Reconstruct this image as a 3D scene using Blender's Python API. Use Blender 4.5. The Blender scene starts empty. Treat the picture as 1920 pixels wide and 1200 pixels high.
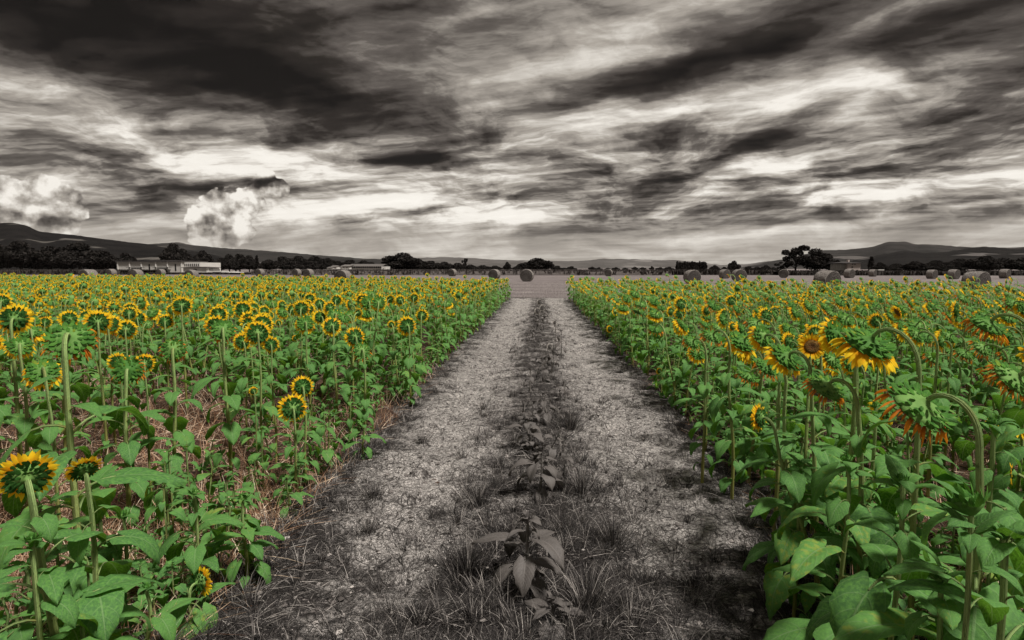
import bpy, math, random
import numpy as np
from mathutils import Vector, Matrix, Euler
random.seed(7)
rg = np.random.default_rng(11)
PI = math.pi
S = bpy.context.scene
COL = S.collection
R = math.radians

# ------------------------------------------------------------------ camera
F = 1067.0
H = 1.85
PITCH = math.atan(97 / F)
YAW = math.atan(50 / F)
cam_d = bpy.data.cameras.new('camera')
cam = bpy.data.objects.new('camera', cam_d)
COL.objects.link(cam)
cam.location = (0, 0, H)
cam.rotation_euler = (PI / 2 - PITCH, 0, YAW)
cam_d.sensor_width = 36
cam_d.lens = 36 * F / 1920
cam_d.clip_start = 0.05
cam_d.clip_end = 40000
S.camera = cam
CM = cam.rotation_euler.to_matrix()

def raydir(px, py):
    return CM @ Vector(((px - 960) / F, -(py - 600) / F, -1))
def P(px, py, Y):
    d = raydir(px, py)
    return Vector((0, 0, H)) + d * (Y / d.y)
def azel(px, py):
    d = raydir(px, py).normalized()
    return math.atan2(d.x, d.y), math.asin(d.z)
CMT = np.array(CM.transposed())
def proj(x, y, z):
    c = CMT @ np.array([x, y, z - H])
    if c[2] > -0.05: return -9999, -9999
    return 960 + F * c[0] / -c[2], 600 - F * c[1] / -c[2]

# ------------------------------------------------------------------ value noise
def _h(ix, iy, s):
    n = (ix.astype(np.int64) * 374761393 + iy.astype(np.int64) * 668265263 + s * 974634777) & 0xffffffff
    n = ((n ^ (n >> 13)) * 1274126177) & 0xffffffff
    return ((n ^ (n >> 16)) & 0xffff) / 65535.0
def vn(x, y, s=0):
    x = np.asarray(x, float); y = np.asarray(y, float)
    ix = np.floor(x); iy = np.floor(y); fx = x - ix; fy = y - iy
    fx = fx * fx * (3 - 2 * fx); fy = fy * fy * (3 - 2 * fy)
    a = _h(ix, iy, s); b = _h(ix + 1, iy, s); c = _h(ix, iy + 1, s); d = _h(ix + 1, iy + 1, s)
    return (a + (b - a) * fx) * (1 - fy) + (c + (d - c) * fx) * fy
def fbm(x, y, s=0, o=4):
    r = 0; a = .5; t = 0
    for i in range(o):
        r = r + a * vn(x * 2 ** i, y * 2 ** i, s + i); t += a; a *= .5
    return r / t
def ss(x, a, b):
    t = np.clip((x - a) / (b - a), 0, 1); return t * t * (3 - 2 * t)

# ------------------------------------------------------------------ material helper
class NT:
    def __init__(s, tree): s.t = tree; s.n = tree.nodes; s.l = tree.links
    def node(s, typ, **k):
        n = s.n.new(typ)
        for a, b in k.items(): setattr(n, a, b)
        return n
    def put(s, sock, v):
        if isinstance(v, bpy.types.NodeSocket): s.l.new(v, sock)
        elif v is not None:
            if isinstance(v, (tuple, list)) and len(v) == 3 and sock.type == 'RGBA': v = (*v, 1)
            sock.default_value = v
    def m(s, op, a, b=None, c=None, clamp=False):
        n = s.node('ShaderNodeMath', operation=op, use_clamp=clamp)
        s.put(n.inputs[0], a); s.put(n.inputs[1], b); s.put(n.inputs[2], c)
        return n.outputs[0]
    def add(s, *a):
        r = a[0]
        for b in a[1:]: r = s.m('ADD', r, b)
        return r
    def mul(s, a, b): return s.m('MULTIPLY', a, b)
    def sstep(s, x, a, b, lo=0., hi=1.):
        n = s.node('ShaderNodeMapRange', interpolation_type='SMOOTHSTEP')
        s.put(n.inputs[0], x)
        for i, v in zip((1, 2, 3, 4), (a, b, lo, hi)): n.inputs[i].default_value = v
        return n.outputs[0]
    def mix(s, f, a, b, typ='MIX'):
        n = s.node('ShaderNodeMix', data_type='RGBA', blend_type=typ)
        s.put(n.inputs[0], f); s.put(n.inputs[6], a); s.put(n.inputs[7], b)
        return n.outputs[2]
    def mixf(s, f, a, b):
        n = s.node('ShaderNodeMix', data_type='FLOAT')
        s.put(n.inputs[0], f); s.put(n.inputs[2], a); s.put(n.inputs[3], b)
        return n.outputs[0]
    dim = '3D'
    def noise(s, vec, scale, detail=4, rough=.55, dist=0.):
        n = s.node('ShaderNodeTexNoise', noise_dimensions=s.dim)
        s.put(n.inputs['Vector'], vec); s.put(n.inputs['Scale'], scale)
        n.inputs['Detail'].default_value = detail; n.inputs['Roughness'].default_value = rough
        n.inputs['Distortion'].default_value = dist
        return n.outputs['Fac']
    def vor(s, vec, scale, feature='F1', out='Distance', rand=1.):
        n = s.node('ShaderNodeTexVoronoi', feature=feature, voronoi_dimensions=s.dim)
        s.put(n.inputs['Vector'], vec); s.put(n.inputs['Scale'], scale)
        n.inputs['Randomness'].default_value = rand
        return n.outputs[out]
    def comb(s, x, y, z=0.):
        n = s.node('ShaderNodeCombineXYZ'); s.put(n.inputs[0], x); s.put(n.inputs[1], y); s.put(n.inputs[2], z)
        return n.outputs[0]
    def sep(s, v):
        n = s.node('ShaderNodeSeparateXYZ'); s.put(n.inputs[0], v); return n.outputs
    def scalev(s, v, k):
        n = s.node('ShaderNodeVectorMath', operation='MULTIPLY'); s.put(n.inputs[0], v); n.inputs[1].default_value = k
        return n.outputs[0]
    def ramp(s, f, stops):
        n = s.node('ShaderNodeValToRGB'); s.put(n.inputs[0], f)
        e = n.color_ramp.elements
        while len(e) < len(stops): e.new(.5)
        for i, (p, c) in enumerate(stops):
            e[i].position = p; e[i].color = (*c, 1) if len(c) == 3 else c
        return n.outputs[0]
    def bump(s, h, dist=.01, st=1.):
        n = s.node('ShaderNodeBump'); s.put(n.inputs['Height'], h)
        n.inputs['Distance'].default_value = dist; n.inputs['Strength'].default_value = st
        return n.outputs[0]

def mat(name, fn, rough=.8, transl=0., spec=.3):
    """fn(nt) -> (color, normal|None)"""
    M = bpy.data.materials.new(name); M.use_nodes = True
    nt = NT(M.node_tree); nt.n.clear()
    out = nt.node('ShaderNodeOutputMaterial')
    b = nt.node('ShaderNodeBsdfPrincipled')
    b.inputs['Roughness'].default_value = rough
    b.inputs['Specular IOR Level'].default_value = spec
    r = fn(nt)
    c, nrm = r[0], r[1]
    nt.put(b.inputs['Base Color'], c)
    if nrm is not None: nt.put(b.inputs['Normal'], nrm)
    if len(r) > 2 and r[2] is not None: nt.put(b.inputs['Roughness'], r[2])
    sh = b.outputs[0]
    if transl:
        t = nt.node('ShaderNodeBsdfTranslucent'); nt.put(t.inputs[0], r[3] if len(r) > 3 else c)
        mx = nt.node('ShaderNodeMixShader'); mx.inputs[0].default_value = transl
        nt.l.new(sh, mx.inputs[1]); nt.l.new(t.outputs[0], mx.inputs[2]); sh = mx.outputs[0]
    nt.l.new(sh, out.inputs[0])
    return M

def rnd_val(nt):
    a = nt.node('ShaderNodeAttribute', attribute_name='rnd')
    o = nt.node('ShaderNodeObjectInfo')
    return nt.m('FRACT', nt.add(a.outputs['Fac'], o.outputs['Random']))
def uvs(nt):
    u = nt.node('ShaderNodeUVMap'); u.uv_map = 'uv'
    return nt.sep(u.outputs[0])
def pos(nt): return nt.node('ShaderNodeNewGeometry').outputs['Position']
def objc(nt): return nt.node('ShaderNodeTexCoord').outputs['Object']

def leaf_fn(c0, c1, vein, back, age=None):
    age = age or (c1[0] * 4.5, c1[1] * 1.7, c1[2] * .8)
    def fn(nt):
        u = uvs(nt); t = nt.m('ABSOLUTE', u[0]); s = u[1]; r = rnd_val(nt)
        mid = nt.sstep(t, .015, .06, 1, 0)
        w = nt.m('FRACT', nt.add(nt.mul(s, 5.2), nt.mul(t, -1.6), 10.))
        w = nt.m('ABSOLUTE', nt.m('SUBTRACT', w, .5))
        side = nt.mul(nt.sstep(w, .0, .07, 1, 0), .6)
        v = nt.m('MAXIMUM', mid, side)
        nz = nt.noise(objc(nt), 22, 4, .6)
        c = nt.mix(r, c0, c1)
        c = nt.mix(nt.sstep(nz, .35, .75), c, tuple(x * 1.5 for x in c1))
        c = nt.mix(nt.sstep(nt.mul(nt.noise(objc(nt), 9, 2), nt.add(r, .25)), .60, .80, 0., .6), c, age)
        c = nt.mix(nt.mul(v, .75), c, vein)
        bf = nt.node('ShaderNodeNewGeometry').outputs['Backfacing']
        c2 = nt.mix(nt.mul(bf, .55), c, back)
        h = nt.add(nt.mul(v, -.5), nt.noise(objc(nt), 60, 3), nt.mul(nt.m('SINE', nt.mul(w, 6.28)), .35))
        return c2, nt.bump(h, .003, .5), None, nt.mix(.5, c, (c1[0] * 1.5, c1[1] * 1.5, c1[2] * (.6 if c1[1] > c1[0] * 1.5 else 1.3)))
    return fn
def plain(c0, c1, scale=30, bump=.002):
    def fn(nt):
        r = rnd_val(nt); nz = nt.noise(objc(nt), scale, 4, .6)
        c = nt.mix(nt.sstep(nt.add(nt.mul(r, .5), nt.mul(nz, .6)), .2, .85), c0, c1)
        return c, nt.bump(nz, bump, .6)
    return fn
def stem_fn(a, b, low):
    def fn(nt):
        u = uvs(nt); r = rnd_val(nt); o3 = objc(nt)
        nz = nt.noise(nt.scalev(o3, (60, 60, 5)), 1, 3, .6)
        rib = nt.m('SINE', nt.mul(u[0], 6.2832 * 7)); sp = nt.noise(nt.scalev(o3, (130, 130, 40)), 1, 4, .7)
        c = nt.mix(nz, a, b)
        c = nt.mix(nt.sstep(sp, .56, .72), c, tuple(x * .42 for x in a))
        c = nt.mix(nt.sstep(nt.noise(nt.scalev(o3, (8, 8, 7)), 1, 3), .5, .7, 0, .5), c, low)
        c = nt.mix(nt.sstep(nt.add(u[1], nt.mul(nz, .2)), .12, .5, 1, 0), c, low)
        return c, nt.bump(nt.add(nt.mul(rib, .5), sp, nt.noise(nt.scalev(o3, (300, 300, 60)), 1, 2)), .004, .8)
    return fn
def petal_fn(base, tip, dry):
    def fn(nt):
        u = uvs(nt); r = rnd_val(nt)
        st = nt.noise(nt.comb(nt.mul(u[0], 6), nt.mul(u[1], 1.5), nt.mul(r, 9)), 1, 3)
        c = nt.mix(nt.sstep(nt.add(u[1], nt.mul(st, .3)), .1, .75), base, tip)
        c = nt.mix(nt.mul(nt.sstep(r, .6, 1.), .5), c, dry)
        return c, nt.bump(st, .002, .5), None, c
    return fn

M_leaf = mat('leaf_green', leaf_fn((.013, .065, .009), (.115, .265, .032), (.30, .42, .18), (.10, .22, .08)), .62, .3, .14)
M_leafg = mat('leaf_ash', leaf_fn((.035, .030, .028), (.085, .075, .07), (.22, .2, .185), (.13, .115, .105), (.16, .14, .13)), .6, .15)
M_stem = mat('stem_green', stem_fn((.22, .34, .10), (.33, .43, .17), (.26, .25, .07)), .7, 0, .12)
M_stemg = mat('stem_ash', stem_fn((.13, .115, .105), (.26, .235, .215), (.2, .18, .16)), .7)
M_petal = mat('petal_yellow', petal_fn((.93, .36, .008), (1., .70, .030), (.88, .27, .012)), .7, .5, .08)
M_petald = mat('petal_orange_dry', petal_fn((.30, .055, .012), (.88, .30, .02), (.30, .05, .012)), .7, .35, .2)
M_petalg = mat('petal_ash', petal_fn((.22, .2, .18), (.5, .46, .42), (.2, .18, .16)), .7, .3, .2)
M_bract = mat('bract_green', leaf_fn((.020, .085, .012), (.075, .20, .028), (.22, .38, .11), (.06, .18, .035)), .65, .25, .12)
M_bract_shade = mat('bract_shaded_green', leaf_fn((.010, .045, .008), (.035, .12, .020), (.14, .24, .07), (.03, .09, .02)), .65, .2, .12)  # bract green with the shade on ring head backs put into the colour
M_back = mat('head_back_green', plain((.05, .15, .025), (.16, .29, .075), 40, .004), .7, .1, .12)
def disk_fn(a, b, c3):
    def fn(nt):
        u = uvs(nt)
        v = nt.vor(objc(nt), 210, 'F1')
        c = nt.mix(nt.sstep(u[1], .25, .8), a, b)
        c = nt.mix(nt.sstep(v, .2, .6, 0, .6), c, c3)
        return c, nt.bump(nt.m('SUBTRACT', 1., v), .004, 1.)
    return fn
M_disk = mat('seed_disk_brown', disk_fn((.16, .10, .02), (.055, .022, .008), (.22, .09, .012)), .8)
M_diskg = mat('seed_disk_ash', disk_fn((.06, .05, .045), (.03, .026, .024), (.1, .09, .08)), .8)
M_backg = mat('head_back_ash', plain((.05, .045, .04), (.12, .105, .1), 40), .7)

# ------------------------------------------------------------------ mesh building
class Ch:
    """a chunk of geometry: verts, quads (last = -1 for a triangle), material index, uv, rnd"""
    def __init__(s): s.V = []; s.Fc = []; s.M = []; s.U = []; s.Rn = []; s.n = 0
    def add(s, V, Fa, m=0, U=None, r=None):
        V = np.asarray(V, float).reshape(-1, 3); Fa = np.asarray(Fa, np.int64).reshape(-1, 4)
        F2 = np.where(Fa >= 0, Fa + s.n, -1)
        s.V.append(V); s.Fc.append(F2); s.M.append(np.full(len(F2), m) if np.isscalar(m) else np.asarray(m))
        s.U.append(np.zeros((len(V), 2)) if U is None else np.asarray(U, float).reshape(-1, 2))
        r = random.random() if r is None else r
        s.Rn.append(np.full(len(V), r) if np.isscalar(r) else np.asarray(r)); s.n += len(V)
        return s
    def cat(s):
        if len(s.V) > 1:
            s.V = [np.concatenate(s.V)]; s.Fc = [np.concatenate(s.Fc)]; s.M = [np.concatenate(s.M)]
            s.U = [np.concatenate(s.U)]; s.Rn = [np.concatenate(s.Rn)]
        return s
    def merge(s, o, mtx=None, mmap=None, r=None):
        o.cat(); V = o.V[0]
        if mtx is not None:
            A = np.array(mtx); V = V @ A[:3, :3].T + A[:3, 3]
        m = o.M[0] if mmap is None else np.array(mmap)[o.M[0]]
        s.add(V, o.Fc[0], m, o.U[0], o.Rn[0] if r is None else (o.Rn[0] + r) % 1.)
        return s
def mesh(name, ch, mats, smooth=True):
    ch.cat(); V = ch.V[0]; Fa = ch.Fc[0]
    me = bpy.data.meshes.new(name)
    tri = Fa[:, 3] < 0
    cnt = np.where(tri, 3, 4)
    st = np.concatenate([[0], np.cumsum(cnt)[:-1]])
    mask = np.ones(Fa.shape, bool); mask[:, 3] = ~tri
    li = Fa[mask]
    me.vertices.add(len(V)); me.vertices.foreach_set('co', V.astype(np.float32).ravel())
    me.loops.add(len(li)); me.loops.foreach_set('vertex_index', li.astype(np.int32))
    me.polygons.add(len(Fa)); me.polygons.foreach_set('loop_start', st.astype(np.int32))
    me.polygons.foreach_set('loop_total', cnt.astype(np.int32))
    me.polygons.foreach_set('material_index', ch.M[0].astype(np.int32))
    me.polygons.foreach_set('use_smooth', np.full(len(Fa), smooth))
    uv = me.uv_layers.new(name='uv'); uv.data.foreach_set('uv', ch.U[0][li].astype(np.float32).ravel())
    at = me.attributes.new('rnd', 'FLOAT', 'POINT'); at.data.foreach_set('value', ch.Rn[0].astype(np.float32))
    for m_ in mats: me.materials.append(m_)
    me.update(calc_edges=True); me.validate()
    return me
def link(name, me, parent=None, mtx=None):
    o = bpy.data.objects.new(name, me); COL.objects.link(o)
    if parent: o.parent = parent
    if mtx is not None: o.matrix_local = mtx
    return o
def tag(o, label=None, cat=None, group=None, kind=None):
    if label: o['label'] = label
    if cat: o['category'] = cat
    if group: o['group'] = group
    if kind: o['kind'] = kind
    return o

def tube(ch, pts, rad, n=6, m=0, r=None):
    pts = np.asarray(pts, float); k = len(pts)
    rad = np.full(k, rad) if np.isscalar(rad) else np.asarray(rad)
    T = np.gradient(pts, axis=0); T /= np.linalg.norm(T, axis=1)[:, None] + 1e-9
    ref = np.array([0., 1., 0.]) if abs(T[:, 1]).max() < .9 else np.array([1., 0., 0.])
    A = np.cross(T, ref); A /= np.linalg.norm(A, axis=1)[:, None] + 1e-9
    B = np.cross(T, A)
    th = np.arange(n) * 2 * PI / n
    V = pts[:, None] + rad[:, None, None] * (np.cos(th)[None, :, None] * A[:, None] + np.sin(th)[None, :, None] * B[:, None])
    i = np.arange(k - 1)[:, None] * n; j = np.arange(n)[None]; j2 = (j + 1) % n
    Fq = np.stack([i + j, i + j2, i + n + j2, i + n + j], -1).reshape(-1, 4)
    U = np.stack([np.tile(th / 6.283, (k, 1)), np.tile(np.linspace(0, 1, k)[:, None], (1, n))], -1)
    ch.add(V, Fq, m, U, r)
def gridf(a, b):
    i = np.arange(a - 1)[:, None] * b; j = np.arange(b - 1)[None]
    return np.stack([i + j, i + j + 1, i + b + j + 1, i + b + j], -1).reshape(-1, 4)

def leaf_chunk(L, W, pet=.1, th0=0., bend=60., fold=15., ns=9, nt_=7, prad=.003, up=50., seed=0, psides=4):
    """petiole from origin along +X, then a heart-shaped blade"""
    rr = random.Random(seed); ch = Ch()
    k = 5 if ns > 5 else 3
    a = np.linspace(R(up), R(th0 + 5), k); p = np.zeros((k, 3))
    for i in range(1, k):
        p[i] = p[i - 1] + pet / (k - 1) * np.array([math.cos(a[i]), 0, math.sin(a[i])])
    tube(ch, p, np.linspace(prad, prad * .7, k), psides, 1)
    s = np.linspace(0, 1, ns) ** .9; t = np.linspace(-1, 1, nt_)
    fs = np.linspace(0, 1, 40); ang = R(th0) - R(bend) * fs
    cx = np.concatenate([[0], np.cumsum(np.cos(ang))[:-1]]) / 40 * L; cz = np.concatenate([[0], np.cumsum(np.sin(ang))[:-1]]) / 40 * L
    Sg, Tg = np.meshgrid(s, t, indexing='ij'); aT = np.abs(Tg)
    sp = Sg - .21 * (1 - Sg) ** 4 * np.sin(PI * np.minimum(aT, 1) * .78)
    w = W / 2 * np.minimum(1, (Sg + .16) / .36) ** .6 * (1 - Sg ** 1.25) ** .78
    w = w * (1 + .06 * np.sin(Sg * 23 + seed) * (aT > .9))
    y = w * Tg
    sc = np.clip(sp, 0, 1)
    px_ = np.interp(sc, fs, cx) + np.minimum(sp, 0) * L * math.cos(R(th0))
    pz_ = np.interp(sc, fs, cz) + np.minimum(sp, 0) * L * math.sin(R(th0))
    an = R(th0) - R(bend) * sc
    f1 = R(fold + rr.uniform(-6, 6)); lift = np.abs(y) * math.sin(f1) - (aT ** 3) * W * .10
    wav = .035 * W * np.sin(Sg * 9 + rr.uniform(0, 6) + Tg * 1.5) * aT ** 2
    lift = lift + wav
    tw = R(rr.uniform(-14, 14)) * Sg
    yy = y * math.cos(f1)
    V = np.stack([px_ - np.sin(an) * lift, yy * np.cos(tw), pz_ + np.cos(an) * lift + yy * np.sin(tw)], -1) + p[-1]
    ch.add(V, gridf(ns, nt_), 0, np.stack([Tg, Sg], -1))
    return ch.cat()

def strip_petals(ch, n, r0, L, W, up, sag, m=0, jit=.15, ns=4, z0=0., grav=None, gk=0., curl=0., kmiss=0.):
    """radial petals around +Z; up = elevation angle (deg) at base, sag = change to the tip"""
    for i in range(n):
        if random.random() < kmiss: continue
        a = 2 * PI * (i + random.uniform(-.35, .35)) / n
        l = L * random.uniform(1 - jit * 1.4, 1 + jit); w = W * random.uniform(.8, 1.2)
        e0 = R(up + random.uniform(-10, 10)); e1 = e0 + R(sag + random.uniform(-18, 18))
        rd = np.array([math.cos(a), math.sin(a), 0]); tg = np.array([-math.sin(a), math.cos(a), 0])
        zz = np.array([0, 0, 1.])
        c = rd * r0 + zz * z0; V = []; U = []
        tw = random.uniform(-.5, .5) + curl * random.uniform(-1, 1)
        for j in range(ns + 1):
            s = j / ns; e = e0 + (e1 - e0) * s
            d = rd * math.cos(e) + zz * math.sin(e)
            if grav is not None:
                d = d + grav * gk * s; d /= np.linalg.norm(d)
            if j: c = c + d * l / ns
            ww = w * (.45 + 1.1 * s if s < .5 else 1.0 - ((s - .5) * 2) ** 1.8) * (1 if j < ns else .0)
            nrm = np.cross(d, tg); b = tg * math.cos(tw * s) + nrm * math.sin(tw * s)
            nz = np.cross(d, b)
            V += [c - b * ww / 2 + nz * ww * .12, c, c + b * ww / 2 + nz * ww * .12]; U += [(-1, s), (0, s), (1, s)]
        ch.add(V, gridf(ns + 1, 3), m, U)

def lathe(ch, prof, n=16, m=0, vr=None):
    k = len(prof); th = np.arange(n) * 2 * PI / n
    pr = np.array(prof, float)
    V = np.stack([pr[:, None, 0] * np.cos(th), pr[:, None, 0] * np.sin(th), np.repeat(pr[:, 1:2], n, 1)], -1)
    i = np.arange(k - 1)[:, None] * n; j = np.arange(n)[None]; j2 = (j + 1) % n
    Fq = np.stack([i + j, i + j2, i + n + j2, i + n + j], -1).reshape(-1, 4)
    U = np.stack([np.tile(th / 6.283, (k, 1)), np.tile(np.linspace(0, 1, k)[:, None], (1, n))], -1)
    ch.add(V, Fq, m, U)

def head_chunks(kind, D, grav, lod=0):
    """head facing +Z, stem joins at z=-0.2D. returns dict of chunks. grav: gravity dir in head frame"""
    hi = lod == 0; o = {}
    n = 18 if hi else 8
    back = Ch(); disk = Ch(); pet = Ch(); br = Ch()
    if kind == 'bud':
        r = D * .36
        lathe(back, [(r * .2, -D * .32), (r * .5, -D * .25), (r, -D * .1), (r * 1.05, D * .05), (r * .8, D * .14), (r * .05, D * .15)], n)
        strip_petals(br, 16 if hi else 8, r * .8, D * .42, D * .15, 50, 30, jit=.3, z0=-D * .1)
        strip_petals(br, 14 if hi else 0, r * .7, D * .5, D * .16, 20, 40, jit=.4, z0=-D * .16)
        if hi: strip_petals(br, 12, r * .5, D * .35, D * .12, 75, 30, jit=.3, z0=D * .08)
        o['back'] = back; o['bracts'] = br
        return o
    if kind == 'ring':
        r = D * .27; pl = D * .27
    elif kind == 'yellow':
        r = D * .32; pl = D * .29
    else:
        r = D * .40; pl = D * .27
    lathe(back, [(.0005, -D * .2), (r * .10, -D * .2), (r * .13, -D * .18), (r * .24, -D * .145), (r * .55, -D * .11), (r * .85, -D * .065), (r * 1.0, -D * .02), (r * .98, D * .02)] if hi
          else [(r * .12, -D * .19), (r * .9, -D * .07), (r, D * .02)], n)
    lathe(disk, [(r * .97, D * .02), (r * .8, D * .055), (r * .5, D * .05), (r * .25, D * .035), (.0005, D * .03)] if hi else [(r, D * .02), (r * .6, D * .06), (.001, D * .05)], n)
    if kind == 'ring':
        strip_petals(pet, 28 if hi else 15, r * .95, pl, pl * .34 if hi else pl * .58, 8, -6, ns=4 if hi else 2, z0=.0, grav=grav, gk=.12, curl=.4)
        if hi: strip_petals(pet, 22, r * .95, pl * .95, pl * .33, 24, -8, z0=D * .015, grav=grav, gk=.12, curl=.5)
    elif kind == 'yellow':
        strip_petals(pet, 28 if hi else 15, r * .95, pl, pl * .34 if hi else pl * .6, 14, 15, ns=4 if hi else 2, grav=grav, gk=.7, curl=1., kmiss=.05)
        if hi: strip_petals(pet, 24, r * .92, pl, pl * .32, 32, 22, grav=grav, gk=.75, curl=1.1, z0=D * .01, kmiss=.05)
    else:
        strip_petals(pet, 26 if hi else 13, r * .97, pl, pl * .2 if hi else pl * .45, 15, 20, ns=4 if hi else 2, grav=grav, gk=1.0, curl=1.8, kmiss=.12, jit=.3)
        if hi: strip_petals(pet, 20, r * .93, pl, pl * .24, 40, 25, grav=grav, gk=.9, curl=2., kmiss=.15, jit=.35)
    if hi:
        k = .95 if kind == 'mature' else 1. if kind == 'yellow' else .9
        strip_petals(br, 20, r * .98, D * .15 * k, D * .10 * k, 2, -25, z0=-D * .03, jit=.25, curl=.3)
        strip_petals(br, 16, r * .84, D * .17 * k, D * .115 * k, -8, -10, z0=-D * .078, jit=.25, curl=.3)
        strip_petals(br, 13, r * .62, D * .16 * k, D * .105 * k, -14, 0, z0=-D * .112, jit=.25, curl=.3)
        strip_petals(br, 9, r * .40, D * .12 * k, D * .075 * k, -22, 8, z0=-D * .135, jit=.3, curl=.3)
    else:
        strip_petals(br, 10, r * .85, D * .17, D * .15, -10, -10, ns=2, z0=-D * .05)
    o['back'] = back; o['disk'] = disk; o['petals'] = pet; o['bracts'] = br
    return o

# shared leaf library : [size class] -> list of meshes / chunks (unit length 1)
LEAFN = 9
def leaf_lib(mats, tagn):
    out = []
    for i in range(LEAFN):
        bend = (35, 55, 75, 50, 90, 30, 65, 80, 45)[i]; th0 = (5, -10, -20, 15, -15, -5, -35, 0, -30)[i]
        ch = leaf_chunk(1., (.82, .9, .78, .62, .85, .7, .8, .74, .88)[i], .62, th0, bend, (14, 22, 10, 26, 16, 12, 20, 28, 8)[i], 10, 9, .022, 55, i, 5)
        out.append(mesh('leaf', ch, mats))
    return out
LEAVES = leaf_lib([M_leaf, M_stem], 'g')
LEAVESG = leaf_lib([M_leafg, M_stemg], 'a')
LEAF_LOD = [leaf_chunk(1., (.82, .9, .7, .8)[i], .6, (0, -15, -25, 10)[i], (50, 70, 60, 40)[i], 16, 5, 3, .03, 50, i, 3) for i in range(4)]

def neck_arc(kind, pitch, neck):
    r = neck if neck else {'ring': .05, 'yellow': .07, 'mature': .075, 'bud': .02}[kind]
    A = R(90 - pitch) if kind != 'bud' else R(25)
    k = 10; Ln = r * A * 1.9; x = z = 0.; out = []
    for i in range(1, k + 1):
        u = (i - .5) / k; a = A * (.25 * u + .75 * u ** 2.2)      # bends little at first, tightly behind the head
        x += math.sin(a) * Ln / k; z += math.cos(a) * Ln / k; out.append((x, z))
    return A, out
def plant_params(kind, D, hz, pitch, rr, neck=None, lean=0.):
    """local frame: facing +X. returns stem points (incl. neck) and head matrix"""
    A, arc = neck_arc(kind, pitch, neck)
    T0 = hz - arc[-1][1]
    pts = []
    w1 = rr.uniform(-.02, .02); w2 = rr.uniform(-.03, .03)
    for i in range(8):
        s = i / 7
        pts.append((w1 * math.sin(s * 5) * s * (1 - s) * 4, w2 * math.sin(s * 4 + 1) * s * (1 - s) * 3, T0 * s))
    sx, sy = pts[-1][0], pts[-1][1]
    for (ax, az_) in arc: pts.append((sx + ax, sy, T0 + az_))
    d = Vector((math.sin(A), 0, math.cos(A)))
    e = Vector(pts[-1]) + d * D * .2
    yv = Vector((0, 1, 0)); xv = yv.cross(d)
    hm = Matrix(((xv.x, yv.x, d.x, e.x), (xv.y, yv.y, d.y, e.y), (xv.z, yv.z, d.z, e.z), (0, 0, 0, 1)))
    return pts, hm

def leaf_slots(hz, nl, size, rr, z0=.12, z1=.92, top=False):
    out = []
    if top:
        for q in range(6): out.append((hz * rr.uniform(.93, 1.), q * 1.9 + rr.uniform(0, 1), size * rr.uniform(.28, .5), rr.uniform(25, 55)))
    a = rr.uniform(0, 6.28)
    for i in range(nl):
        s = (i + rr.uniform(.1, .9)) / nl
        z = hz * (z0 + (z1 - z0) * s)
        a += 2.4 + rr.uniform(-.4, .4)
        sz = size * (.62 + .75 * math.sin(PI * min(1, s * .8 + .15))) * rr.uniform(.7, 1.15)
        if s > .8: sz *= .7
        if s < .18: sz *= .75
        out.append((z, a, sz, rr.uniform(-12, 10) - (8 if s < .3 else 0)))
    return out

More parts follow.
